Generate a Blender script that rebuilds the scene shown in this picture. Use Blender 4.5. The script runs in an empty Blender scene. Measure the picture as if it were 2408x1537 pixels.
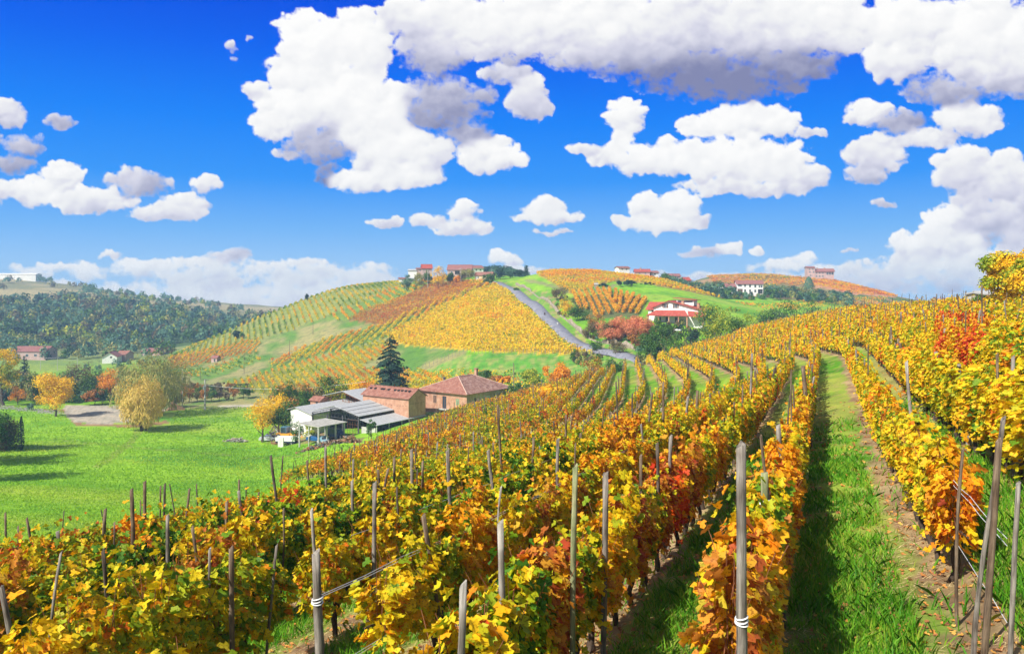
import bpy, math, random
import numpy as np
from mathutils import Vector

SC = bpy.context.scene
COL = SC.collection
# ------------------------------------------------------------------ camera
F = 1890.0            # focal length in units where the photograph is 2408 wide
U0, H0 = 1204.0, 680.0
cam = bpy.data.cameras.new("camera")
cam.sensor_width = 36.0
cam.lens = F / 2408.0 * 36.0
cam.shift_y = -(768.5 - H0) / 2408.0
cam.clip_start = 0.1
cam.clip_end = 12000
co = bpy.data.objects.new("camera", cam)
co.location = (0, 0, 0)
co.rotation_euler = (math.radians(90), 0, 0)
COL.objects.link(co)
SC.camera = co
# ------------------------------------------------------------------ light
SUN_AZ = math.radians(-133)      # measured from +Y towards +X
SUN_EL = math.radians(43)
W = bpy.data.worlds.new("World")
SC.world = W
W.use_nodes = True
wn = W.node_tree
bg = wn.nodes["Background"]
sk = wn.nodes.new("ShaderNodeTexSky")
sk.sky_type = 'NISHITA'
sk.sun_disc = False
sk.sun_elevation = SUN_EL
sk.sun_rotation = SUN_AZ
wn.links.new(sk.outputs[0], bg.inputs[0])
bg.inputs[1].default_value = 0.08
sl = bpy.data.lights.new("sun", 'SUN')
sl.energy = 4.8
sl.angle = math.radians(0.5)
sl.color = (1.0, 0.955, 0.86)
so = bpy.data.objects.new("sun", sl)
sd = Vector((math.sin(SUN_AZ) * math.cos(SUN_EL), math.cos(SUN_AZ) * math.cos(SUN_EL), math.sin(SUN_EL)))
so.rotation_euler = sd.to_track_quat('Z', 'Y').to_euler()
so.location = (-40, 20, 60)
COL.objects.link(so)
vs = SC.view_settings
vs.view_transform = 'Standard'
vs.look = 'None'
vs.exposure = 0.52
vs.gamma = 1.0
SC.render.engine = 'CYCLES'
SC.cycles.volume_bounces = 0
SC.cycles.max_bounces = 5
SC.cycles.transparent_max_bounces = 6

# ------------------------------------------------------------------ helpers
rng = np.random.default_rng(7)
random.seed(7)

def vnoise(x, y, seed=0):
    xi = np.floor(x).astype(np.int64); yi = np.floor(y).astype(np.int64)
    fx = x - xi; fy = y - yi
    fx = fx * fx * fx * (fx * (fx * 6 - 15) + 10); fy = fy * fy * fy * (fy * (fy * 6 - 15) + 10)
    def h(a, b):
        n = (a * 374761393 + b * 668265263 + seed * 974634777) & 0xFFFFFFFF
        n = ((n ^ (n >> 13)) * 1274126177) & 0xFFFFFFFF
        return ((n ^ (n >> 16)) & 0xFFFF) / 65535.0
    a = h(xi, yi); b = h(xi + 1, yi); c = h(xi, yi + 1); d = h(xi + 1, yi + 1)
    return (a * (1 - fx) + b * fx) * (1 - fy) + (c * (1 - fx) + d * fx) * fy

def fbm(x, y, oct=5, seed=0, gain=0.5, billow=False):
    x = np.asarray(x, float); y = np.asarray(y, float)
    s = 0; a = 1; t = 0
    for o in range(oct):
        n = vnoise(x + 17.3 * o, y + 9.1 * o, seed + o)
        if billow: n = np.abs(n * 2 - 1)
        s = s + a * n; t += a; a *= gain; x = x * 2.03; y = y * 2.03
    return s / t

def sstep(a, b, x):
    t = np.clip((np.asarray(x, float) - a) / (b - a), 0, 1)
    return t * t * (3 - 2 * t)

def tag(o, label=None, cat=None, group=None, kind=None):
    if label: o['label'] = label
    if cat: o['category'] = cat
    if group: o['group'] = group
    if kind: o['kind'] = kind
    return o

def link(o, parent=None):
    COL.objects.link(o)
    if parent is not None: o.parent = parent
    return o

def empty(name, loc, rz=0.0):
    o = bpy.data.objects.new(name, None)
    o.empty_display_size = 0.3
    o.location = loc; o.rotation_euler = (0, 0, rz)
    return link(o)

def mesh_np(name, V, faces, mats=(), mi=None, attrs=None, smooth=False):
    """faces: list of int arrays (n,k)"""
    me = bpy.data.meshes.new(name)
    V = np.asarray(V, np.float32)
    me.vertices.add(len(V)); me.vertices.foreach_set("co", V.ravel())
    if not isinstance(faces, (list, tuple)): faces = [faces]
    faces = [np.asarray(f, np.int32) for f in faces if len(f)]
    tot = np.concatenate([np.full(len(f), f.shape[1], np.int32) for f in faces])
    idx = np.concatenate([f.ravel() for f in faces])
    st = np.concatenate([[0], np.cumsum(tot)[:-1]]).astype(np.int32)
    me.loops.add(len(idx)); me.loops.foreach_set("vertex_index", idx)
    me.polygons.add(len(tot)); me.polygons.foreach_set("loop_start", st)
    for m in mats: me.materials.append(m)
    if mi is not None: me.polygons.foreach_set("material_index", np.asarray(mi, np.int32))
    if smooth: me.polygons.foreach_set("use_smooth", np.ones(len(tot), bool))
    for k, (dom, typ, arr) in (attrs or {}).items():
        a = me.attributes.new(k, typ, dom)
        a.data.foreach_set("color" if 'COLOR' in typ else "value", np.asarray(arr, np.float32).ravel())
    me.update(); me.validate()
    return me

def mobj(name, me, parent=None, loc=None):
    o = bpy.data.objects.new(name, me)
    if loc is not None: o.location = loc
    return link(o, parent)

class MB:
    """collects simple shapes into one mesh"""
    def __init__(s): s.v = []; s.f = []; s.m = []
    def add(s, vs, fs, m=0):
        b = len(s.v); s.v += [tuple(p) for p in vs]
        s.f += [tuple(b + i for i in f) for f in fs]; s.m += [m] * len(fs)
        return s
    def box(s, a, b, m=0):
        x0, y0, z0 = a; x1, y1, z1 = b
        return s.add([(x0, y0, z0), (x1, y0, z0), (x1, y1, z0), (x0, y1, z0), (x0, y0, z1), (x1, y0, z1), (x1, y1, z1), (x0, y1, z1)],
                     [(0, 3, 2, 1), (4, 5, 6, 7), (0, 1, 5, 4), (1, 2, 6, 5), (2, 3, 7, 6), (3, 0, 4, 7)], m)
    def prism(s, poly, axis, a, b, m=0):
        """extrude polygon; axis 'x': poly=(y,z); 'y': poly=(x,z); 'z': poly=(x,y)"""
        def P(p, t): return (t, p[0], p[1]) if axis == 'x' else ((p[0], t, p[1]) if axis == 'y' else (p[0], p[1], t))
        n = len(poly)
        vs = [P(p, a) for p in poly] + [P(p, b) for p in poly]
        fs = [tuple(range(n))[::-1], tuple(range(n, 2 * n))] + [(i, (i + 1) % n, n + (i + 1) % n, n + i) for i in range(n)]
        return s.add(vs, fs, m)
    def tube(s, pts, rad, n=6, m=0, cap=True):
        pts = [Vector(p) for p in pts]
        if not hasattr(rad, '__len__'): rad = [rad] * len(pts)
        rings = []; q = None; pd = None
        for i, p in enumerate(pts):
            d = (pts[min(i + 1, len(pts) - 1)] - pts[max(i - 1, 0)]).normalized()
            q = d.to_track_quat('Z', 'Y') if q is None else pd.rotation_difference(d) @ q
            pd = d
            rings.append([p + q @ Vector((math.cos(t) * rad[i], math.sin(t) * rad[i], 0)) for t in [2 * math.pi * k / n for k in range(n)]])
        vs = [v for r in rings for v in r]
        fs = [(i * n + k, i * n + (k + 1) % n, (i + 1) * n + (k + 1) % n, (i + 1) * n + k) for i in range(len(pts) - 1) for k in range(n)]
        if cap: fs += [tuple(range(n))[::-1], tuple(range((len(pts) - 1) * n, len(pts) * n))]
        return s.add(vs, fs, m)
    def ball(s, c, r, seg=10, rings=6, m=0):
        if not hasattr(r, '__len__'): r = (r, r, r)
        vs = [(c[0], c[1], c[2] - r[2])]; fs = []
        for i in range(1, rings):
            ph = -math.pi / 2 + math.pi * i / rings
            for k in range(seg):
                t = 2 * math.pi * k / seg
                vs.append((c[0] + r[0] * math.cos(ph) * math.cos(t), c[1] + r[1] * math.cos(ph) * math.sin(t), c[2] + r[2] * math.sin(ph)))
        vs.append((c[0], c[1], c[2] + r[2])); T = len(vs) - 1
        for k in range(seg):
            fs.append((0, 1 + (k + 1) % seg, 1 + k)); fs.append((T, 1 + (rings - 2) * seg + k, 1 + (rings - 2) * seg + (k + 1) % seg))
            for i in range(rings - 2):
                a = 1 + i * seg; fs.append((a + k, a + (k + 1) % seg, a + seg + (k + 1) % seg, a + seg + k))
        return s.add(vs, fs, m)
    def build(s, name, mats, parent=None, loc=None, smooth=False):
        me = bpy.data.meshes.new(name)
        me.from_pydata([tuple(v) for v in s.v], [], s.f)
        if not isinstance(mats, (list, tuple)): mats = [mats]
        for m in mats: me.materials.append(m)
        me.polygons.foreach_set("material_index", s.m)
        if smooth: me.polygons.foreach_set("use_smooth", [True] * len(s.f))
        me.update()
        return mobj(name, me, parent, loc)

# ------------------------------------------------------------------ materials
def newmat(name, rough=0.9):
    m = bpy.data.materials.new(name); m.use_nodes = True
    nt = m.node_tree; b = nt.nodes["Principled BSDF"]
    b.inputs["Roughness"].default_value = rough
    b.inputs["Specular IOR Level"].default_value = 0.2
    return m, nt, b

def ramp(nt, stops, interp='LINEAR'):
    r = nt.nodes.new("ShaderNodeValToRGB"); cr = r.color_ramp; cr.interpolation = interp
    while len(cr.elements) > 1: cr.elements.remove(cr.elements[-1])
    cr.elements[0].position = stops[0][0]; cr.elements[0].color = (*stops[0][1], 1)
    for p, c in stops[1:]:
        e = cr.elements.new(p); e.color = (*c, 1)
    return r

def noise_mat(name, c1, c2, scale=3.0, rough=0.9, detail=6, bump=0.0, c3=None, stretch=None, spec=0.2, bscale=None, metal=0):
    m, nt, b = newmat(name, rough)
    b.inputs["Specular IOR Level"].default_value = spec
    b.inputs["Metallic"].default_value = metal
    tc = nt.nodes.new("ShaderNodeTexCoord")
    src = tc.outputs["Object"]
    if stretch:
        mp = nt.nodes.new("ShaderNodeMapping"); mp.inputs["Scale"].default_value = stretch
        nt.links.new(src, mp.inputs[0]); src = mp.outputs[0]
    n = nt.nodes.new("ShaderNodeTexNoise"); n.inputs["Scale"].default_value = scale; n.inputs["Detail"].default_value = detail
    n.inputs["Roughness"].default_value = 0.62
    nt.links.new(src, n.inputs["Vector"])
    st = [(0.3, c1), (0.7, c2)] if c3 is None else [(0.28, c1), (0.5, c2), (0.72, c3)]
    r = ramp(nt, st); nt.links.new(n.outputs[0], r.inputs[0]); nt.links.new(r.outputs[0], b.inputs["Base Color"])
    if bump:
        n2 = nt.nodes.new("ShaderNodeTexNoise"); n2.inputs["Scale"].default_value = bscale or scale * 4; n2.inputs["Detail"].default_value = 5
        nt.links.new(src, n2.inputs["Vector"])
        bp = nt.nodes.new("ShaderNodeBump"); bp.inputs["Strength"].default_value = bump; bp.inputs["Distance"].default_value = 0.05
        nt.links.new(n2.outputs[0], bp.inputs["Height"]); nt.links.new(bp.outputs[0], b.inputs["Normal"])
    return m

def leaf_mat(name, stops, nscale=0.5, wr=0.6, trans=0.35, rough=0.6, spots=False):
    """leaf colour = per-leaf random value + slow patches over the ground; thin leaves let light through"""
    m = bpy.data.materials.new(name); m.use_nodes = True
    nt = m.node_tree; nt.nodes.clear()
    out = nt.nodes.new("ShaderNodeOutputMaterial")
    at = nt.nodes.new("ShaderNodeAttribute"); at.attribute_name = "r"
    geo = nt.nodes.new("ShaderNodeNewGeometry")
    n = nt.nodes.new("ShaderNodeTexNoise"); n.inputs["Scale"].default_value = nscale; n.inputs["Detail"].default_value = 3
    nt.links.new(geo.outputs["Position"], n.inputs["Vector"])
    m1 = nt.nodes.new("ShaderNodeMath"); m1.operation = 'MULTIPLY'; m1.inputs[1].default_value = wr
    nt.links.new(at.outputs["Fac"], m1.inputs[0])
    m2 = nt.nodes.new("ShaderNodeMapRange"); m2.inputs[1].default_value = 0.3; m2.inputs[2].default_value = 0.7
    m2.inputs[3].default_value = 0; m2.inputs[4].default_value = 1 - wr
    nt.links.new(n.outputs[0], m2.inputs[0])
    ad = nt.nodes.new("ShaderNodeMath"); ad.operation = 'ADD'
    nt.links.new(m1.outputs[0], ad.inputs[0]); nt.links.new(m2.outputs[0], ad.inputs[1])
    r = ramp(nt, stops); nt.links.new(ad.outputs[0], r.inputs[0])
    if spots:
        n3 = nt.nodes.new("ShaderNodeTexNoise"); n3.inputs["Scale"].default_value = 38; n3.inputs["Detail"].default_value = 4; nt.links.new(geo.outputs["Position"], n3.inputs["Vector"])
        r3 = ramp(nt, [(.36, (.42, .30, .22)), (.46, (1, 1, 1)), (.62, (1, 1, 1)), (.74, (1.15, 1.12, .8))]); nt.links.new(n3.outputs[0], r3.inputs[0])
        mm = nt.nodes.new("ShaderNodeMix"); mm.data_type = 'RGBA'; mm.blend_type = 'MULTIPLY'; mm.inputs[0].default_value = .8
        nt.links.new(r.outputs[0], mm.inputs[6]); nt.links.new(r3.outputs[0], mm.inputs[7]); colo = mm.outputs[2]
    else: colo = r.outputs[0]
    df = nt.nodes.new("ShaderNodeBsdfPrincipled"); df.inputs["Roughness"].default_value = rough; df.inputs["Specular IOR Level"].default_value = 0.25
    tr = nt.nodes.new("ShaderNodeBsdfTranslucent")
    nt.links.new(colo, df.inputs["Base Color"]); nt.links.new(colo, tr.inputs[0])
    mx = nt.nodes.new("ShaderNodeMixShader"); mx.inputs[0].default_value = trans
    nt.links.new(df.outputs[0], mx.inputs[1]); nt.links.new(tr.outputs[0], mx.inputs[2])
    nt.links.new(mx.outputs[0], out.inputs[0])
    return m

# ------------------------------------------------------------------ terrain height
COLS = {
 -900: [(20,-11),(60,-16),(90,-22),(130,-30),(170,-34),(210,-37),(250,-38),(300,-39),(450,-38),(560,-33),(650,-20),(750,-8),(900,8),(1100,24),(1400,20)],
 0:    [(20,-12),(60,-19.4),(90,-25.5),(130,-31),(170,-34.2),(210,-36.4),(250,-37.5),(300,-39),(450,-40),(560,-35),(650,-22),(750,-12),(900,2),(1100,16),(1400,10),(2000,0)],
 200:  [(20,-12),(60,-20),(90,-26),(130,-31.5),(170,-34.6),(210,-36.8),(250,-38),(300,-39.5),(450,-40.5),(560,-38),(650,-25),(750,-15),(900,-4),(1100,5),(1400,0),(2000,-10)],
 400:  [(20,-13),(60,-21),(90,-27),(130,-32),(170,-35),(210,-37.5),(250,-38.5),(300,-39.3),(340,-38.7),(380,-37.5),(415,-35.5),(450,-38.5),(560,-40),(650,-32),(750,-23),(900,-18),(1100,-16),(1400,-18),(2000,-20)],
 500:  [(20,-13),(60,-21.5),(90,-27.5),(130,-32.5),(170,-35.5),(210,-38),(250,-38.5),(300,-38.5),(340,-36.5),(380,-34),(420,-30),(450,-27.0),(500,-33),(600,-40),(900,-25),(1100,-20),(1400,-20),(2000,-22)],
 600:  [(20,-13),(60,-22),(90,-27.5),(130,-33),(170,-36.3),(210,-38.5),(250,-38.5),(290,-37.3),(330,-34.9),(370,-30.3),(430,-23.9),(470,-16.4),(530,-24),(650,-38),(900,-27),(1100,-24.5),(2000,-26)],
 720:  [(20,-13),(60,-21),(90,-26.0),(130,-32),(160,-34.3),(187,-35.3),(210,-36.5),(250,-37),(280,-36),(320,-33),(370,-26.4),(430,-15.9),(480,-4.0),(540,-14),(700,-36),(1100,-30),(2000,-30)],
 790:  [(20,-13),(60,-20),(90,-25.5),(130,-31),(160,-32.3),(175,-32.9),(195,-34),(215,-34.5),(250,-35),(290,-32),(330,-27.5),(380,-19),(440,-8.5),(490,.5),(560,-8),(700,-32),(1100,-30),(2000,-30)],
 860:  [(20,-13),(60,-20),(90,-25),(130,-30),(160,-32),(185,-33),(205,-33),(240,-33.2),(265,-32.6),(300,-29),(350,-22),(400,-12.7),(450,-3.6),(500,3.6),(560,-2),(700,-30),(2000,-30)],
 1000: [(20,-13),(60,-19),(90,-25),(130,-28),(170,-30.5),(200,-31.2),(235,-29),(270,-25.4),(310,-21),(350,-14.8),(400,-6.8),(460,2.6),(500,7),(600,0),(2000,-30)],
 1100: [(20,-13),(60,-19),(90,-25),(130,-28),(170,-30.0),(205,-29.6),(235,-26),(255,-20.9),(300,-15.9),(350,-7.4),(400,-.6),(450,5.4),(500,8.2),(600,10),(650,13),(720,14),(900,0),(2000,-30)],
 1200: [(20,-13),(90,-25),(170,-29),(200,-27.5),(235,-24.9),(255,-20.5),(300,-14.3),(350,-5.5),(390,1),(430,4.8),(500,8.5),(600,10),(650,13.5),(720,13),(900,0),(2000,-30)],
 1300: [(20,-13),(90,-25),(170,-27),(200,-26),(235,-23.4),(255,-19.6),(275,-14.0),(290,-10.6),(304,-9.2),(312,-6),(325,-3.2),(345,0),(400,6.3),(430,10.6),(480,8),(600,0),(2000,-30)],
 1400: [(20,-13),(90,-25),(170,-26),(200,-25),(235,-21),(251,-18.3),(262,-17.0),(272,-13.5),(290,-9.8),(320,-4.8),(350,-.9),(400,5.3),(422,9.8),(470,8),(600,0),(2000,-30)],
 1480: [(20,-13),(90,-25),(180,-23),(210,-20),(222,-18.2),(234,-17.8),(246,-15.5),(270,-11.9),(290,-8.6),(320,-5),(370,0.5),(420,8.3),(470,6),(600,0),(2000,-30)],
 1560: [(20,-13),(90,-25),(180,-24),(215,-21),(240,-16),(260,-10.0),(285,-9),(300,-7.1),(350,-1.9),(410,6.0),(460,3),(560,-2),(2000,-30)],
 1650: [(20,-13),(90,-25),(180,-24),(215,-22),(240,-17),(260,-11.4),(285,-10),(300,-8.7),(350,-5.0),(400,-2.0),(430,-4.5),(480,-3.0),(540,1),(600,3.5),(680,11.5),(760,8),(2000,-30)],
 1760: [(20,-13),(90,-25),(200,-24),(240,-20),(300,-12),(350,-8.3),(400,-8.5),(470,-3.6),(500,-2.6),(550,1.5),(600,6),(650,12.8),(720,10),(2000,-30)],
 1850: [(20,-13),(90,-25),(200,-25),(240,-22),(350,-13),(450,-6),(520,-2.8),(600,7),(650,11.0),(720,8),(2000,-30)],
 1930: [(20,-13),(90,-25),(200,-26),(240,-24),(350,-15),(450,-8),(520,-3.6),(600,8.0),(640,8.5),(720,5),(2000,-30)],
 2040: [(20,-13),(200,-27),(350,-17),(450,-11),(520,-6),(600,1.0),(640,0),(720,-5),(2000,-30)],
 2110: [(20,-13),(200,-27),(350,-18),(450,-13),(520,-9),(600,-4.6),(640,-6),(2000,-30)],
 2200: [(20,-13),(200,-27),(450,-15),(600,-12),(2000,-30)],
 3300: [(20,-13),(200,-27),(450,-20),(600,-20),(2000,-30)],
}
_us = np.array(sorted(COLS)); _ly = np.linspace(math.log(15), math.log(2700), 700)
_tab = np.array([np.interp(np.exp(_ly), [p[0] for p in COLS[u]], [p[1] for p in COLS[u]]) for u in _us])
_k = np.exp(-0.5 * (np.arange(-9, 10) / 3.2) ** 2); _k /= _k.sum()
_tab = np.array([np.convolve(np.pad(r, 9, mode='edge'), _k, 'valid') for r in _tab])
_ug = np.arange(-900, 3301, 10)
_tu = np.array([np.interp(_ug, _us, _tab[:, j]) for j in range(_tab.shape[1])]).T
_k2 = np.exp(-0.5 * (np.arange(-6, 7) / 2.2) ** 2); _k2 /= _k2.sum()
_tu = np.apply_along_axis(lambda r: np.convolve(np.pad(r, 6, mode='edge'), _k2, 'valid'), 0, _tu)

_gy = np.linspace(-60, 400, 4601)
_sl = 0.39 + (0.146 - 0.39) * sstep(62, 96, _gy)
_gg = np.cumsum(_sl) * 0.1; _gg -= np.interp(0, _gy, _gg)
def G(Y): return np.interp(Y, _gy, _gg)
ZR = [(-60,-3.2),(0,-3.4),(8.5,-3.9),(16,-4.4),(31,-5.2),(50,-5.6),(72,-6.0),(100,-7.3),(150,-9.6),(175,-11.8),(192,-15),(230,-28),(270,-48),(400,-60),(3000,-60)]
_zr = np.interp(_gy, [p[0] for p in ZR], [p[1] for p in ZR]); _zr = np.convolve(np.pad(_zr, 30, mode='edge'), np.ones(61) / 61, 'valid')
def Nh(x, Y):
    d = x - (1.75 + G(Y))
    z = np.where(Y < 400, np.interp(Y, _gy, _zr), -60.0)
    cl = np.interp(Y, [8, 31, 90, 180], [.13, .19, .25, .27])
    dm = np.interp(Y, [42, 84], [27, 58])
    left = np.minimum(-d, dm) * cl + np.maximum(-d - dm, 0) * 0.5
    r1 = np.clip(d, 0, 4) * .42 + np.clip(d - 4, 0, 14) * .2 - np.clip(d - 19, 0, 200) * .12
    # worn wheel track / terrace edge under each row is made with the ground colour
    dip = -2.6 * np.exp(-((Y - 61) / 15.0) ** 2) * sstep(3, 13, -d) * (1 - sstep(26, 40, -d))
    return z + dip + np.where(d < 0, -left, r1)
def Ch(x, Y):
    Yc = np.maximum(Y, 15.0)
    u = np.clip(U0 + F * x / Yc, -900, 3300)
    fu = (u + 900) / 10.0; iu = np.clip(fu.astype(int), 0, len(_ug) - 2); fu = fu - iu
    fy = (np.log(Yc) - _ly[0]) / (_ly[1] - _ly[0]); fy = np.clip(fy, 0, len(_ly) - 1.001); iy = fy.astype(int); fy = fy - iy
    return ((_tu[iu, iy] * (1 - fu) + _tu[iu + 1, iy] * fu) * (1 - fy) + (_tu[iu, iy + 1] * (1 - fu) + _tu[iu + 1, iy + 1] * fu) * fy)
def HT(x, Y):
    x = np.asarray(x, float); Y = np.asarray(Y, float)
    n = Nh(x, Y); c = Ch(x, Y); k = 1.2
    m = np.maximum(n, c); z = m + k * np.log(np.exp((n - m) / k) + np.exp((c - m) / k)) * np.exp(-np.abs(n - c) / 6)
    z = z + (fbm(x * .25, Y * .25, 4, 5) - .5) * .22 + (fbm(x * .03, Y * .03, 3, 8) - .5) * np.clip(Y - 90, 0, 300) / 300 * 2.2
    return z
def Hf(x, Y): return float(HT(np.array([x]), np.array([Y]))[0])
def P(u, Y, dz=0.0):
    x = (u - U0) / F * Y
    return Vector((x, Y, Hf(x, Y) + dz))
def YV(u, V, lo, hi):
    """distance at which the ground is seen at row V along azimuth u"""
    Y = np.exp(np.linspace(math.log(lo), math.log(hi), 500)); x = (u - U0) / F * Y
    v = H0 - HT(x, Y) / Y * F
    vis = np.minimum.accumulate(v)
    i = np.argmin(np.abs(v - V) + np.where(v > vis + 1.5, 8, 0))
    return float(Y[i])
def PV(u, V, lo, hi): return P(u, YV(u, V, lo, hi))
def proj(x, Y, z): return U0 + F * x / Y, H0 - F * z / Y
# ------------------------------------------------------------------ sky backdrop
def gnoise(x, y, seed=0):
    """gradient noise in -1..1"""
    xi = np.floor(x).astype(np.int64); yi = np.floor(y).astype(np.int64); fx = x - xi; fy = y - yi
    def g(a, b, dx, dy):
        n = (a * 374761393 + b * 668265263 + seed * 974634777) & 0xFFFFFFFF; n = ((n ^ (n >> 13)) * 1274126177) & 0xFFFFFFFF
        t = ((n ^ (n >> 16)) & 0xFFFF) / 65536.0 * 6.28318; return np.cos(t) * dx + np.sin(t) * dy
    u = fx ** 3 * (fx * (fx * 6 - 15) + 10); v = fy ** 3 * (fy * (fy * 6 - 15) + 10)
    a = g(xi, yi, fx, fy); b = g(xi + 1, yi, fx - 1, fy); c = g(xi, yi + 1, fx, fy - 1); d = g(xi + 1, yi + 1, fx - 1, fy - 1)
    return ((a * (1 - u) + b * u) * (1 - v) + (c * (1 - u) + d * u) * v) * 1.5
def gfbm(x, y, oct=5, seed=0, gain=.5, billow=False):
    s = 0; a = 1; t = 0; co, si = .8, .6
    for o in range(oct):
        n = gnoise(x, y, seed + o); n = 1 - 2 * np.abs(n) if billow else n
        s = s + a * n; t += a; a *= gain; x, y = (x * co - y * si) * 2.02 + 7.7, (x * si + y * co) * 2.02 + 3.1
    return s / t
def cloud_fields(Ug, Vg, B):
    R = np.random.default_rng(5)
    h_, w_ = Ug.shape; st = Ug[0, 1] - Ug[0, 0]; u0, v0 = Ug[0, 0], Vg[0, 0]
    X = Ug + gfbm(Ug / 60, Vg / 60, 4, 11) * 22 + gfbm(Ug / 14, Vg / 14, 4, 12, .6) * 6.5
    Y = Vg + gfbm(Ug / 60, Vg / 60, 4, 31) * 18 + gfbm(Ug / 14, Vg / 14, 4, 32, .6) * 6.5
    M = np.full_like(Ug, -1.0); Ws = np.zeros_like(Ug) + 1e-6; Ls = np.zeros_like(Ug); Gs = np.zeros_like(Ug)
    def puff(cx, cy, rx, ry, z, gg, wgt=1.0):
        m = 34
        a0 = int(max(0, (cx - rx * 1.5 - m - u0) / st)); a1 = int(min(w_, (cx + rx * 1.5 + m - u0) / st + 1)); b0 = int(max(0, (cy - ry * 1.5 - m - v0) / st)); b1 = int(min(h_, (cy + ry * 1.5 + m - v0) / st + 1))
        if a1 <= a0 or b1 <= b0: return
        sl = (slice(b0, b1), slice(a0, a1)); dx = (X[sl] - cx) / rx; dy = (Y[sl] - cy) / ry; q = 1 - dx * dx - dy * dy
        M[sl] = np.maximum(M[sl], q - (.35 if rx < 34 and gg > .42 else 0))
        nz = np.sqrt(np.clip(q, 0, 1)); w = np.exp(np.clip((z + nz * min(rx, 40) / 12), -6, 9)) * np.clip(q * 3, 0, 1) * wgt
        lit = -.42 * dx - .78 * dy + .40 * nz
        Ws[sl] += w; Ls[sl] += w * lit; Gs[sl] += w * gg
    for (cu, cv, rx, ry, g) in B:
        flat = ry < 16
        puff(cu, cv, rx * 1.0, ry * .95, -1.5, g + .10, .5)
        if rx < 20: continue
        n = int(np.clip(rx * ry / 120, 6, 60))
        for k in range(n):
            a = R.uniform(0, 6.283); t = R.random() ** .6
            px = cu + math.cos(a) * rx * t * .92; dyy = math.sin(a) * t; py = cv + dyy * ry * (.88 if dyy < 0 else .70)
            r = R.uniform(.16, .42) * min(max(ry, 14), 75) * (1.15 - .35 * t) + 4
            gg = g + (.20 if ry > 45 else .14) * dyy + R.normal(0, .03)
            puff(px, py, r * R.uniform(1.05, 1.5), r * R.uniform(.75, 1.0), dyy * .5 + R.normal(0, .5), gg)
    L = Ls / Ws; g = np.clip(Gs / Ws, 0, 1)
    def blur(a, n):
        for _ in range(n): a = (a * 2 + np.roll(a, 1, 0) + np.roll(a, -1, 0) + np.roll(a, 1, 1) + np.roll(a, -1, 1)) / 6
        return a
    M = blur(M, 2); g = blur(g, 26); L = blur(L, 2) * .7 + blur(L, 16) * .3
    wis = gfbm(Ug / 46, Vg / 34, 7, 41, .62); wl = gfbm(Ug / 130, Vg / 90, 4, 47, .5); w2 = gfbm(X / 22, Y / 15, 5, 83, .66)
    hb = sstep(585, 640, Vg); g = g * (1 - .3 * hb); M = M * (1 - .35 * hb); D = M + wis * (.50 + .5 * g + .35 * hb) + wl * (.2 + .3 * hb) + w2 * (.42 - .28 * g) + .02 + .10 * g + .28 * hb
    soft = .60 + .45 * sstep(.20, .60, g) + .35 * hb
    alpha = sstep(0, 1, (D + .04) / soft)
    thin = sstep(.55, .0, D)          # rims let the light through
    shade = g * .95 + .19 - L * (.34 - .10 * g) + wis * .16 + wl * .10 - thin * .06 - hb * .07
    return D, alpha, np.clip(shade, 0, 1)
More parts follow.
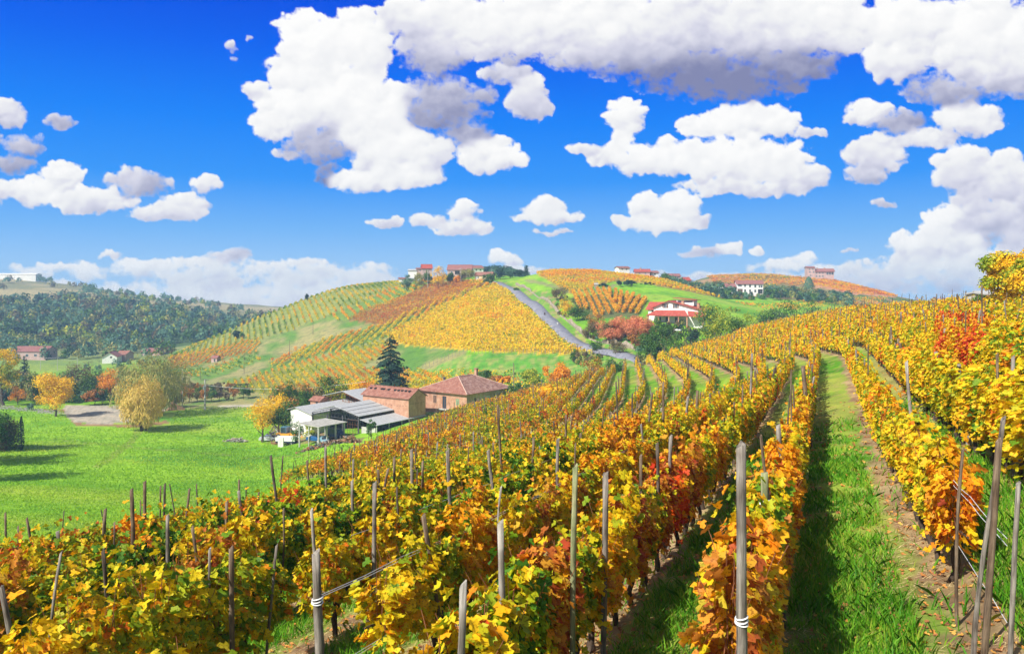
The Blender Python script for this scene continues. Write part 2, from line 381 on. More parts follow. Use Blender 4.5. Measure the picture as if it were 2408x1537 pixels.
def build_sky():
    st = 2.6
    us = np.arange(-800, 3205, st); vs_ = np.arange(-420, 800, st)
    Ug, Vg = np.meshgrid(us, vs_)
    B = [ # u, v, rx, ry, grey
     (740,110,85,85,0),(720,170,100,60,0),(835,105,85,85,0),(695,60,45,40,0),(790,220,120,110,0),(690,260,80,60,0),(600,215,32,26,.1),(640,300,50,40,.1),(745,335,90,55,.55),(860,260,90,110,0),(905,330,105,105,0),
     (955,400,85,45,0),(865,425,95,32,0),(945,235,40,50,0),(1005,360,60,50,.15),(680,360,50,20,.4),(765,410,22,45,.9),
     (1040,240,110,75,.65),(1095,310,60,40,.6),(1020,130,90,60,.5),(1150,365,85,48,0),(1245,230,50,60,.3),(1200,180,70,30,.4),(930,40,60,40,.3),
     (1010,40,120,60,.15),(1150,70,170,95,.1),(1350,60,220,105,.1),(1550,80,250,110,.25),(1750,70,250,110,.3),(1920,60,170,85,.1),(1700,185,225,60,1.0),(1450,130,160,60,.45),(1850,150,130,60,.75),(1620,150,170,60,.85),
     (2140,60,110,90,.05),(2300,90,180,120,.05),(2110,140,80,60,.1),(2430,130,160,95,.1),(2230,215,110,45,.6),(2350,200,140,40,.45),(2650,120,200,120,.2),
     (2040,265,62,34,.05),(2120,290,70,32,.6),(2280,280,90,45,.1),(2180,325,80,28,.2),(2060,365,80,45,.25),(2030,410,50,28,.4),(2080,335,60,25,.2),
     (2265,400,80,68,.2),(2385,430,65,80,.25),(2330,520,100,50,.35),(2430,540,120,60,.4),(2290,470,60,40,.3),
     (2210,520,52,48,0),(2150,575,62,34,.05),(2255,570,82,40,.05),(2200,590,100,20,.3),
     (1475,275,46,46,0),(1460,330,36,30,0),(1440,365,60,32,.1),(1375,352,45,16,.2),(1560,375,140,46,0),(1740,375,180,62,0),(1765,285,130,46,0),(1650,300,60,36,0),(1860,415,95,44,.1),(1740,440,150,26,.2),(1900,315,50,16,.3),
     (1520,485,48,34,0),(1600,485,62,40,0),(1560,525,108,28,.05),(1465,518,30,14,.2),(1640,520,40,24,.2),
     (1285,485,55,26,0),(1290,510,90,20,.05),(1310,545,60,6,.5),
     (905,523,45,15,.3),(1010,517,48,22,.15),(1090,495,42,28,.1),(1085,535,75,25,.2),
     (150,415,58,38,0),(80,450,90,38,0),(210,470,130,32,.1),(325,430,80,38,.45),(430,485,75,35,.15),(492,432,40,26,.15),(390,500,90,22,.2),(-60,450,120,40,.1),
     (10,265,60,40,.3),(55,340,55,34,.5),(140,287,45,18,.55),(30,385,60,26,.6),(-90,330,90,60,.4),
     (540,108,22,18,.45),(555,140,18,12,.5),(583,90,12,9,.5),
     (95,636,70,18,0),(210,638,60,26,.05),(330,630,70,26,.05),(260,600,30,10,.2),(420,640,60,26,.1),(500,648,140,46,.35),(540,602,60,22,.45),(600,630,60,24,.1),(700,650,130,40,.3),(850,648,90,26,.2),(600,705,300,45,.3),(300,695,220,30,.3),(0,700,150,40,.3),(800,690,200,40,.3),(-300,660,300,40,.3),
     (1185,608,42,22,0),(1240,635,60,12,.3),(1640,600,60,9,.6),
     (1660,592,50,12,.5),(1718,584,34,20,.1),(1785,588,20,13,.1),(1830,625,60,18,.1),(1892,605,34,24,.05),(1940,640,50,18,.1),(2020,640,120,22,.45),(2200,660,220,34,.45),(2400,650,220,40,.45),(1990,592,30,8,.5),(2075,480,35,10,.5),(2120,640,120,40,.35),(2280,630,150,50,.3),(2420,600,90,60,.3),(2000,665,160,26,.4),(1880,660,120,20,.4),(80,690,200,30,.25),(560,690,260,40,.2),(1450,650,180,12,.45),(1700,650,90,12,.4),
     (2750,400,200,90,.2),(2800,620,300,60,.3),(-400,180,200,70,.2),(-550,450,160,60,.2),(500,-200,200,80,.2),(1500,-180,300,100,.2),(2500,-200,300,120,.2)]
    D, alpha, shade = cloud_fields(Ug, Vg, B)
    # pixel -> direction
    dx = (Ug - U0) / F; dz = (H0 - Vg) / F; n = np.sqrt(dx ** 2 + 1 + dz ** 2); R = 6500
    V = np.stack([dx / n * R, 1 / n * R, dz / n * R], -1).reshape(-1, 3)
    h, w = Ug.shape; ids = np.arange(h * w).reshape(h, w)
    Fc = np.stack([ids[:-1, :-1], ids[1:, :-1], ids[1:, 1:], ids[:-1, 1:]], -1).reshape(-1, 4)
    m = bpy.data.materials.new("sky_light"); m.use_nodes = True; nt = m.node_tree; nt.nodes.clear()
    L = nt.links
    out = nt.nodes.new("ShaderNodeOutputMaterial"); em = nt.nodes.new("ShaderNodeEmission")
    geo = nt.nodes.new("ShaderNodeNewGeometry")
    nrm = nt.nodes.new("ShaderNodeVectorMath"); nrm.operation = 'NORMALIZE'; L.new(geo.outputs["Position"], nrm.inputs[0])
    sep = nt.nodes.new("ShaderNodeSeparateXYZ"); L.new(nrm.outputs[0], sep.inputs[0])
    mr = nt.nodes.new("ShaderNodeMapRange"); mr.inputs[1].default_value = -0.02; mr.inputs[2].default_value = 0.36
    L.new(sep.outputs[2], mr.inputs[0])
    blue = ramp(nt, [(0, (.50, .70, .95)), (.10, (.36, .62, .94)), (.24, (.17, .46, .92)), (.40, (.03, .30, .93)), (.58, (.004, .22, .92)), (.78, (0.0, .125, .85)), (.95, (0.0, .07, .74)), (1, (0.0, .06, .70))])
    L.new(mr.outputs[0], blue.inputs[0])
    at = nt.nodes.new("ShaderNodeAttribute"); at.attribute_name = "cloud"
    sc = nt.nodes.new("ShaderNodeSeparateColor"); L.new(at.outputs["Color"], sc.inputs[0])
    no = nt.nodes.new("ShaderNodeTexNoise"); no.inputs["Scale"].default_value = 190; no.inputs["Detail"].default_value = 5; no.inputs["Roughness"].default_value = .6
    L.new(nrm.outputs[0], no.inputs["Vector"])
    cen = nt.nodes.new("ShaderNodeMath"); cen.operation = 'SUBTRACT'; cen.inputs[1].default_value = .5; L.new(no.outputs[0], cen.inputs[0])
    ma = nt.nodes.new("ShaderNodeMath"); ma.operation = 'MULTIPLY_ADD'; 
    a1 = nt.nodes.new("ShaderNodeMath"); a1.operation = 'SUBTRACT'; a1.inputs[0].default_value = 1; L.new(sc.outputs[2], a1.inputs[1])
    a2 = nt.nodes.new("ShaderNodeMath"); a2.operation = 'MULTIPLY'; L.new(a1.outputs[0], a2.inputs[0]); L.new(sc.outputs[2], a2.inputs[1])
    a3 = nt.nodes.new("ShaderNodeMath"); a3.operation = 'MULTIPLY'; L.new(a2.outputs[0], a3.inputs[0]); a3.inputs[1].default_value = 5.5
    L.new(a3.outputs[0], ma.inputs[1]); L.new(cen.outputs[0], ma.inputs[0]); L.new(sc.outputs[2], ma.inputs[2])
    sm = nt.nodes.new("ShaderNodeMapRange"); sm.inputs[1].default_value = .04; sm.inputs[2].default_value = .96
    L.new(ma.outputs[0], sm.inputs[0])
    ms = nt.nodes.new("ShaderNodeMath"); ms.operation = 'MULTIPLY_ADD'; ms.inputs[1].default_value = .06
    L.new(cen.outputs[0], ms.inputs[0]); L.new(sc.outputs[1], ms.inputs[2])
    cc = ramp(nt, [(0, (.97, .965, .955)), (.22, (.86, .865, .88)), (.42, (.68, .68, .79)), (.66, (.46, .47, .62)), (1, (.22, .24, .42))])
    L.new(ms.outputs[0], cc.inputs[0])
    mix = nt.nodes.new("ShaderNodeMix"); mix.data_type = 'RGBA'
    L.new(sm.outputs[0], mix.inputs[0]); L.new(blue.outputs[0], mix.inputs[6]); L.new(cc.outputs[0], mix.inputs[7])
    L.new(mix.outputs[2], em.inputs[0]); em.inputs[1].default_value = 0.73
    L.new(em.outputs[0], out.inputs[0])
    Dn = np.clip((D + .3) / 1.3, 0, 1)   # density 0 -> .23
    col = np.stack([Dn, shade, alpha, np.ones_like(Dn)], -1).reshape(-1, 4)
    me = mesh_np("sky", V, Fc, [m], attrs={"cloud": ('POINT', 'FLOAT_COLOR', col)}, smooth=True)
    o = mobj("sky", me); tag(o, kind='structure')
build_sky()

# ------------------------------------------------------------------ ground sheet
def inpoly(u, v, poly):
    u = np.asarray(u, float); v = np.asarray(v, float); r = np.zeros(u.shape, bool); n = len(poly)
    for i in range(n):
        x1, y1 = poly[i]; x2, y2 = poly[(i + 1) % n]
        c = ((y1 > v) != (y2 > v)) & (u < (x2 - x1) * (v - y1) / ((y2 - y1) if y2 != y1 else 1e-9) + x1)
        r ^= c
    return r
ROAD = [(1150,662,440),(1180,666,415),(1196,672,395),(1215,684,370),(1240,704,340),(1264,724,318),(1286,742,298),(1310,762,280),(1337,782,266),(1370,800,256),(1410,815,246),(1450,826,236),(1490,838,222),(1520,850,212)]
ROADW = [(P(u, Y).x, Y) for u, v, Y in ROAD]
def seg_dist(x, Y, pts):
    best = np.full(np.shape(x), 1e9)
    for (a, b), (c, d) in zip(pts[:-1], pts[1:]):
        L2 = (c - a) ** 2 + (d - b) ** 2
        t = np.clip(((x - a) * (c - a) + (Y - b) * (d - b)) / L2, 0, 1)
        best = np.minimum(best, np.hypot(x - a - t * (c - a), Y - b - t * (d - b)))
    return best
def x0_of(x, Y): return x - G(Y)
def x0min(Y): return np.interp(Y, [45, 88, 200], [-23.8, -57.5, -52])
def in_near_vines(x, Y):
    q = x0_of(x, Y)
    return (Y < 184) & (q > x0min(Y) - .6) & (q < 26)
ROW_SP = 2.45
ROWS = [-3.0 - ROW_SP * (22 - k) for k in range(23)] + [-.8] + [1.75 + 1.8 * k for k in range(13)]
FIELDS = {  # polygons seen from the camera, with the range of distances they lie in
 'yellow':  ([(1160,670),(1195,674),(1225,700),(1262,735),(1300,772),(1345,800),(1440,828),(1480,838),(1300,832),(1130,826),(950,812),(905,790),(1020,728)], 225, 420),
 'band':    ([(630,855),(760,800),(905,762),(1140,668),(1165,671),(1020,732),(905,795),(760,835),(640,868)], 235, 440),
 'mixed':   ([(520,905),(640,872),(760,838),(905,798),(940,815),(860,855),(850,868),(990,875),(1180,905),(1180,935),(640,930)], 205, 380),
 'red':     ([(815,752),(900,716),(1010,672),(1060,660),(1150,662),(1125,678),(1000,728),(905,766),(870,762)], 260, 470),
 'curl':    ([(760,752),(870,702),(990,660),(1060,655),(1010,672),(900,716),(812,755)], 300, 500),
 'arm':     ([(395,842),(500,790),(600,745),(720,693),(900,661),(1000,652),(900,690),(760,748),(650,788),(540,822),(400,862)], 380, 520),
 'leftor':  ([(395,845),(540,812),(620,795),(600,830),(480,858),(430,868),(400,868)], 330, 460),
 'lower':   ([(420,878),(500,862),(600,832),(625,845),(560,870),(470,890)], 290, 430),
 'crest':   ([(1240,632),(1330,624),(1440,628),(1540,645),(1650,675),(1720,692),(1700,702),(1600,682),(1500,664),(1440,662),(1340,690),(1310,672)], 330, 470),
}
def build_ground():
    us = np.arange(-900, 3301, 5.0); ys = np.exp(np.linspace(math.log(2.2), math.log(1260), 460))
    Ug, Yg = np.meshgrid(us, ys); X = (Ug - U0) / F * Yg; Z = HT(X, Yg)
    Vg = H0 - Z / Yg * F
    n1 = fbm(X * .08, Yg * .08, 5, 61); n2 = fbm(X * .6, Yg * .6, 4, 71); n3 = fbm(X * 2.5, Yg * 2.5, 3, 81)
    def C(c): return np.array(c)[None, None, :] * np.ones(X.shape + (1,))
    def mixc(a, b, t): return a * (1 - t[..., None]) + np.asarray(b) * t[..., None]
    col = C((.15, .36, .012)); col = mixc(col, (.26, .48, .02), sstep(.35, .65, n1)); col = mixc(col, (.26, .44, .03), sstep(.5, .8, n2) * .5)
    col = mixc(col, (.34, .42, .05), sstep(.52, .7, fbm(X * .02, Yg * .05, 4, 66)) * .6); col = mixc(col, (.05, .22, .02), sstep(.55, .75, fbm(X * .03 + 9, Yg * .06, 4, 67)) * .6)
    trk = np.minimum(seg_dist(X, Yg, [(P(330, 212).x, 212), (P(300, 185).x, 185), (P(230, 150).x, 150)]), seg_dist(X, Yg, [(P(130, 192).x, 192), (P(350, 178).x, 178), (P(600, 172).x, 172), (P(760, 165).x, 165)])); col = mixc(col, (.26, .24, .07), (trk < .5 + n2 * .8) * .55)
    # distant slopes: paler dry grass
    far = sstep(330, 520, Yg); col = mixc(col, (.20, .22, .08), far * (Ug < 760)); 
    lf = (Ug < 700) & (Yg > 520); col = np.where(lf[..., None], mixc(C((.07, .12, .03)), (.42, .34, .16), sstep(740, 800, Yg) * (.5 + .5 * sstep(.4, .6, fbm(X * .012, Yg * .012, 3, 5)))), col)
    # meadow on the middle hill (between the fields)
    hill = (Ug > 380) & (Ug < 1100) & (Yg > 260) & (Yg < 540); col = np.where(hill[..., None], mixc(C((.10, .22, .03)), (.30, .27, .11), sstep(.35, .65, n1)), col)
    mid = (Ug > 850) & (Ug < 1500) & (Yg > 200) & (Yg < 260); col = np.where(mid[..., None], mixc(C((.10, .30, .03)), (.28, .32, .08), sstep(.4, .7, n2)), col)
    rs = (Ug > 1480) & (Yg > 460); col = np.where(rs[..., None], mixc(C((.10, .16, .04)), (.40, .23, .12), sstep(.35, .6, fbm(X * .03, Yg * .05, 3, 9))), col)
    cas = inpoly(Ug, Vg, [(1900,668),(1960,660),(2030,672),(2110,700),(1990,690)]) & (Yg > 520); col = np.where(cas[..., None], C((.55, .27, .15)), col)
    for k, (poly, lo, hi) in FIELDS.items():
        ins = inpoly(Ug, Vg, poly) & (Yg > lo) & (Yg < hi)
        c = {'yellow': (.60, .38, .02), 'red': (.30, .17, .06), 'mixed': (.25, .24, .04), 'arm': (.26, .28, .08), 'leftor': (.22, .25, .07), 'crest': (.40, .26, .06)}.get(k, (.16, .26, .05))
        col = np.where(ins[..., None], mixc(C(c), (.12, .20, .03), sstep(.4, .7, n2) * .5), col)
    # orange rows beside the villa: dark grass
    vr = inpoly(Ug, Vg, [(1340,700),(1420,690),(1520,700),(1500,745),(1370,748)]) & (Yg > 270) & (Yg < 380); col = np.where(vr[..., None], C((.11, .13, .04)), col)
    bank = inpoly(Ug, Vg, [(1200,672),(1300,690),(1340,705),(1300,745),(1240,700)]) & (Yg > 300) & (Yg < 420); col = np.where(bank[..., None], mixc(C((.12, .28, .03)), (.32, .26, .10), sstep(.45, .6, n2)), col)
    pth = seg_dist(X, Yg, [(P(1240, 410).x, 410), (P(1290, 370).x, 370), (P(1330, 345).x, 345), (P(1400, 352).x, 352), (P(1450, 380).x, 380)]) < 2.0
    col = np.where(pth[..., None], C((.24, .26, .09)), col)
    # gravel yard and lane on the left
    lane = seg_dist(X, Yg, [(P(-400, 262).x, 262), (P(0, 258).x, 258), (P(90, 250).x, 250), (P(170, 247).x, 247)]) < 3.2
    col = np.where(lane[..., None], C((.30, .28, .27)), col)
    yard = inpoly(Ug + (n3 - .5) * 10, Vg + (n2 - .5) * 5, [(150,952),(280,954),(400,962),(330,992),(230,998),(175,992),(150,975)]) & (Yg > 190) & (Yg < 300)
    col = np.where(yard[..., None], mixc(C((.46, .40, .32)), (.36, .31, .24), sstep(.4, .7, n3)), col)
    rim = inpoly(Ug + (n3 - .5) * 14, Vg, [(90,962),(150,968),(180,1000),(330,1006),(400,994),(390,988),(320,998),(220,999),(170,990),(150,960)]) & (Yg > 190) & (Yg < 300)
    col = np.where((rim & ~yard)[..., None], C((.30, .17, .08)), col)
    ln2 = (seg_dist(X, Yg, [(P(400, 262).x, 262), (P(480, 262).x, 262), (P(590, 263).x, 263), (P(700, 262).x, 262)]) < 1.6); col = np.where(ln2[..., None], C((.5, .45, .36)), col)
    frm = inpoly(Ug, Vg + (n2 - .5) * 10, [(640,1000),(700,1010),(860,1030),(850,1040),(760,1037),(655,1048),(625,1040)]) & (Yg > 150) & (Yg < 230); col = np.where(frm[..., None], mixc(C((.22, .25, .06)), (.24, .16, .09), sstep(.35, .6, n2)), col)
    # --- the vineyard on the camera's own slope: tilled strip under each row, grass aisles between
    inv = in_near_vines(X, Yg)
    q = x0_of(X, Yg); ph = np.where(q > .4, q - 1.75, q + 3.0) / ROW_SP; dr = (ph - np.round(ph)) * ROW_SP; dr = np.where((q > -1.9) & (q < 1.75), np.where(q > .4, q - 1.75, q + .8), dr)
    wob = (n2 - .5) * .7 + (n3 - .5) * .35
    soil = 1 - sstep(.24, .50, np.abs(dr + .12 + wob)); soil = np.where(q > 3.2, .45, soil)
    grass = mixc(C((.08, .25, .010)), (.20, .38, .02), sstep(.3, .7, n2)); grass = mixc(grass, (.36, .33, .08), sstep(.45, .7, n1) * .6); grass = mixc(grass, (.34, .28, .10), sstep(.55, .8, n3) * .6)
    earth = mixc(C((.40, .27, .14)), (.26, .16, .09), sstep(.35, .65, n3)); earth = mixc(earth, (.50, .38, .20), sstep(.6, .75, n2) * .7)
    vc = grass * (1 - soil[..., None]) + earth * soil[..., None]
    steep = (np.abs(q + 18) < 16) & (Yg > 70)
    col = np.where(inv[..., None], vc, col)
    rd = seg_dist(X, Yg, ROADW); verge = (rd < 4.2) & (Yg > 200); col = np.where(verge[..., None], mixc(C((.13, .28, .03)), (.30, .28, .10), sstep(.5, .6, n2)), col)
    V = np.stack([X, Yg, Z], -1).reshape(-1, 3)
    h, w = Ug.shape; ids = np.arange(h * w).reshape(h, w)
    Fc = np.stack([ids[:-1, :-1], ids[:-1, 1:], ids[1:, 1:], ids[1:, :-1]], -1).reshape(-1, 4)
    m, nt, b = newmat("ground_cover", .95)
    L = nt.links
    at = nt.nodes.new("ShaderNodeAttribute"); at.attribute_name = "zone"
    geo = nt.nodes.new("ShaderNodeNewGeometry")
    def nz(s, d=6, r=.65):
        n = nt.nodes.new("ShaderNodeTexNoise"); n.inputs["Scale"].default_value = s; n.inputs["Detail"].default_value = d; n.inputs["Roughness"].default_value = r
        L.new(geo.outputs["Position"], n.inputs["Vector"]); return n
    a = nz(.35, 9, .7); r = ramp(nt, [(.3, (.55, .62, .5)), (.5, (1, 1, 1)), (.7, (1.35, 1.25, 1.0))]); L.new(a.outputs[0], r.inputs[0])
    mx = nt.nodes.new("ShaderNodeMix"); mx.data_type = 'RGBA'; mx.blend_type = 'MULTIPLY'; mx.inputs[0].default_value = 1
    L.new(at.outputs["Color"], mx.inputs[6]); L.new(r.outputs[0], mx.inputs[7]); L.new(mx.outputs[2], b.inputs["Base Color"])
    c = nz(1.6, 8, .75); bp = nt.nodes.new("ShaderNodeBump"); bp.inputs["Strength"].default_value = .5; bp.inputs["Distance"].default_value = .25
    L.new(c.outputs[0], bp.inputs["Height"]); L.new(bp.outputs[0], b.inputs["Normal"])
    cc = np.concatenate([np.clip(col, 0, 1), np.ones(X.shape + (1,))], -1).reshape(-1, 4)
    me = mesh_np("ground", V, Fc, [m], attrs={"zone": ('POINT', 'FLOAT_COLOR', cc)}, smooth=True)
    tag(mobj("ground", me), kind='structure')
    # the country road, a strip of asphalt laid on a levelled bed
    pts = [Vector((P(u, Y).x, Y, 0)) for u, v, Y in ROAD]
    fine = []
    for a_, b_ in zip(pts[:-1], pts[1:]):
        for k in range(10): fine.append(a_.lerp(b_, k / 10))
    for _ in range(12): fine = [fine[0]] + [(fine[i - 1] + fine[i] * 2 + fine[i + 1]) / 4 for i in range(1, len(fine) - 1)] + [fine[-1]]
    mb = MB(); rows = []; vs2 = []; fs = []
    for i, p in enumerate(fine):
        d = (fine[min(i + 1, len(fine) - 1)] - fine[max(i - 1, 0)]).normalized(); nrm = Vector((d.y, -d.x, 0))
        zs = max(Hf(p.x + nrm.x * t, p.y + nrm.y * t) for t in (-1.9, -1, 0, 1, 1.9)) + .10
        for t, dz in ((-2.6, -1.2), (-1.75, 0), (0, .04), (1.75, 0), (2.6, -1.2)):
            q_ = p + nrm * t; vs2.append((q_.x, q_.y, zs + dz))
    for i in range(len(fine) - 1):
        for k in range(4): fs.append((i * 5 + k, i * 5 + k + 1, i * 5 + 6 + k, i * 5 + 5 + k))
    mb.add(vs2, fs)
    asph = noise_mat("asphalt", (.14, .14, .17), (.22, .22, .26), .6, .85, bump=.1, c3=(.28, .28, .31))
    tag(mb.build("road", asph, smooth=True), kind='structure')
build_ground()
# ------------------------------------------------------------------ leaves and vines
GRN, YGR, YEL, ORA, RUS, RED = range(6)
_g = (.035, .12, .008); _dg = (.02, .07, .008); _yg = (.34, .50, .012); _y = (.88, .64, .012); _o = (.92, .36, .008); _r = (.62, .05, .01); _ru = (.42, .11, .02); _pu = (.22, .04, .03); _lt = (.80, .62, .10)
VM = [
 leaf_mat("leaf_green", [(0, _dg), (.25, _g), (.5, (.10, .26, .015)), (.75, _yg), (.95, _y)], spots=True),
 leaf_mat("leaf_yellow_green", [(0, _g), (.25, (.14, .28, .012)), (.5, (.42, .48, .015)), (.75, _y), (.97, _o)], spots=True),
 leaf_mat("leaf_yellow", [(0, (.16, .28, .012)), (.2, (.50, .50, .012)), (.5, _y), (.85, (.92, .52, .01)), (1, _o)], spots=True),
 leaf_mat("leaf_orange", [(0, (.30, .30, .012)), (.2, (.85, .46, .012)), (.5, (.92, .42, .01)), (.82, (.85, .24, .01)), (1, _r)], spots=True),
 leaf_mat("leaf_rust", [(0, (.16, .20, .02)), (.2, (.60, .46, .03)), (.42, (.75, .32, .03)), (.66, _ru), (.8, (.55, .09, .03)), (1, _pu)], spots=True),
 leaf_mat("leaf_red", [(0, (.80, .30, .02)), (.3, (.85, .13, .01)), (.6, _r), (1, (.34, .02, .015))], spots=True),
]
CNAME = ["green", "yellow-green", "yellow", "orange", "rust-brown", "red"]
bark_vine = noise_mat("vine_bark", (.035, .024, .018), (.11, .08, .06), 9, .95, bump=.6, stretch=(1, 1, .3))
cane_mat = noise_mat("vine_cane", (.20, .07, .03), (.30, .12, .06), 9, .7)
_lf = np.array([(0, 0), (.32, -.20), (.60, .22), (.24, .36), (.36, .74), (0, 1.05)])
def rot_basis(nr):
    """orthonormal basis from normals"""
    n = nr / np.linalg.norm(nr, axis=1, keepdims=True)
    a = rng.normal(size=n.shape); a -= (a * n).sum(1, keepdims=True) * n; a /= np.linalg.norm(a, axis=1, keepdims=True)
    return n, a, np.cross(n, a)
def leaves_lobed(c, nr, s):
    n, a, b = rot_basis(nr); N = len(c)
    # tips hang down
    a = a - np.array([0, 0, .8]); a -= (a * n).sum(1, keepdims=True) * n; a /= np.linalg.norm(a, axis=1, keepdims=True); b = np.cross(n, a)
    fold = rng.uniform(-.12, .60, N)
    VV = np.zeros((N, 10, 3)); pts = [(0, 0)] + [tuple(p) for p in _lf[1:5]] + [(0, 1.0)] + [(-p[0], p[1]) for p in _lf[4:0:-1]]
    for i, (px, py) in enumerate(pts):
        lift = abs(px) * fold - .25 * (py - .3) ** 2 * np.sign(fold)
        VV[:, i] = c + s[:, None] * (b * px + a * (py - .4) + n * lift[:, None])
    base = (np.arange(N) * 10)[:, None]
    f = np.concatenate([base + np.array([0, 1, 2, 3, 4, 5]), base + np.array([0, 5, 6, 7, 8, 9])], 0)
    return VV.reshape(-1, 3), f
def leaves_quad(c, nr, s, asp=.8):
    n, a, b = rot_basis(nr); N = len(c); s = s[:, None]
    k = rng.uniform(-.25, .25, (N, 1))
    VV = np.stack([c - a * s * .5, c + b * s * .5 * asp + a * s * k, c + a * s * .5 + n * s * .1, c - b * s * .5 * asp - a * s * k * .6], 1)
    return VV.reshape(-1, 3), np.arange(N * 4).reshape(N, 4)
def vine_pts(N, half=.62, seed=0):
    """leaf positions for about a metre of hedge: uneven top, tufts reaching out, gaps"""
    t = rng.uniform(-half, half, N); ph = rng.uniform(0, 6.28, 4)
    top = 1.58 + .16 * np.sin(t * 4 + ph[0]) + .12 * np.sin(t * 9 + ph[1]); bot = .55 + .13 * np.sin(t * 5 + ph[2])
    h = bot + (top - bot) * rng.beta(1.25, 1.0, N)
    w = .25 * (1 - .45 * ((h - 1.05) / .8) ** 2) + .06 * np.sin(t * 7 + h * 6 + ph[3])
    sd = rng.choice([-1, 1], N); y = sd * w * rng.beta(2.6, 1.1, N)
    st = (rng.random(N) < .13) & (np.sin(t * 11 + ph[3]) > .2); h = np.where(st, h + rng.uniform(.0, .5, N), h); y = np.where(st, y * 1.2, y)
    hg = (rng.random(N) < .12) & (np.sin(t * 9 + ph[1]) > .1); h = np.where(hg, h - rng.uniform(0, .55, N), h)
    gp = np.sin(t * 6.5 + h * 5.1 + ph[0]) * np.sin(h * 8.3 + t * 3.7 + ph[2]); t = np.where(gp > .62, t + .12, t)
    nr = np.stack([rng.normal(0, .5, N), sd * rng.uniform(.2, 1, N) + rng.normal(0, .25, N), rng.uniform(.0, .95, N) + .2 * (h > top - .2)], 1)
    return t, y, h, nr
def make_vine_meshes():
    fol = []
    for k in range(6):
        N = 640 + 50 * k; t, y, h, nr = vine_pts(N)
        V, f = leaves_lobed(np.stack([t, y, h], 1), nr, rng.uniform(.07, .14, N))
        r = rng.random(N); rr = np.concatenate([r, r])
        cl = []
        for c in range(6):
            alt = [(1, 2), (2, 3), (1, 3), (2, 4), (3, 2), (3, 4)][c]; mi = rng.choice(3, N, p=[.72, .18, .10])
            cl.append(mesh_np("vine_foliage", V, f, [VM[c], VM[alt[0]], VM[alt[1]]], mi=np.concatenate([mi, mi]), attrs={"r": ('FACE', 'FLOAT', rr)}))
        fol.append(cl)
    tr = []
    for k in range(5):
        mb = MB(); p = Vector((0, 0, -.15)); pts = [p.copy()]; rd = [.055]
        for i in range(6):
            p = p + Vector((random.uniform(-.06, .06), random.uniform(-.05, .05), .14)); pts.append(p.copy()); rd.append(random.uniform(.036, .058))
        mb.tube(pts, rd, 7)
        for s in (-1, 1):
            q = p.copy(); pp = [q.copy()]
            for i in range(4): q = q + Vector((s * .13, random.uniform(-.03, .03), random.uniform(0, .06))); pp.append(q.copy())
            mb.tube(pp, [.03, .025, .02, .016, .012], 5)
        mb.ball(tuple(p), (.065, .06, .06), 7, 5)
        me = mb.build("trunk", bark_vine); tr.append(me.data); bpy.data.objects.remove(me)
    cn = []
    for k in range(4):
        mb = MB()
        for i in range(9):
            x = random.uniform(-.55, .55); y = random.uniform(-.08, .08); q = Vector((x, y, .72)); pp = [q.copy()]
            dx = random.uniform(-.08, .08); dy = random.uniform(-.08, .08)
            for j in range(4): q = q + Vector((dx, dy, random.uniform(.2, .27))); dy *= 1.2; pp.append(q.copy())
            mb.tube(pp, [.007, .006, .005, .004, .003], 4)
        me = mb.build("canes", cane_mat); cn.append(me.data); bpy.data.objects.remove(me)
    return fol, tr, cn
FOL, TRK, CAN = make_vine_meshes()
def vclass(u, V, x, Y):
    """autumn colour of the vine standing there"""
    n = float(fbm(np.array([x * .10]), np.array([Y * .10]), 3, 91)[0]); n2 = float(fbm(np.array([x * .35 + 9]), np.array([Y * .22]), 2, 97)[0]); k = random.random()
    def pick(ws): return random.choices(range(6), ws)[0]
    if Y > 62:
        if u < 1240 or (u < 1440 and Y < 95):
            if n2 > .55: return pick([.4, 1, 1, 1.8, 4, .6])
            return pick([2.5, 5.5, 2.6, .9, 1.2, .15])
        if u < 1330 and Y < 110: return pick([0, 1, 4, 5, .6, 0])
        return pick([.3, 1.6, 6, 3, .3, .1])
    if 2210 < u < 2330 and 770 < V < 900: return pick([0, 0, 1, 3, 0, 5])
    if u > 2330 and V < 1000: return pick([2, 5, 3, 1, 0, 0])
    if u > 2000: return pick([.3, 3.0, 9, 2.4, .1, .15])
    if 850 < u < 1360 and V > 1230: return pick([.8, 2.6, 2, 3.0, 3.0, .1])
    if 1390 < u < 1500 and 1040 < V < 1330: return pick([0, .3, 2, 7, 1, .5])
    if 680 < u < 860 and V > 1120: return pick([4, 5, 2, .6, .3, 0])
    if 1700 < u < 1960 and V > 1100: return pick([.6, 2, 3, 4, 2.2, .4])
    if 1500 < u < 1960: return pick([1, 3.6, 4, 2.4, 1.0, .3])
    if u < 680: return pick([2.6, 6, 3.6, 1.8, .9, .3])
    if u < 1400: return pick([3, 6, 3.6, 1.5, .9, .3])
    return pick([1, 3, 4, 3, .6, .3])
def ordn(n): return "%d%s" % (n, 'th' if 10 <= n % 100 <= 20 else {1: 'st', 2: 'nd', 3: 'rd'}.get(n % 10, 'th'))
def rowname(k):
    """k = index in ROWS; the aisle lies between rows 24 (right) and 23 (left)"""
    j = k - 24
    if j >= 0: return ("in the %s row right of the grassy aisle" % ordn(j + 1))
    return ("in the %s row left of the grassy aisle" % ordn(-j))
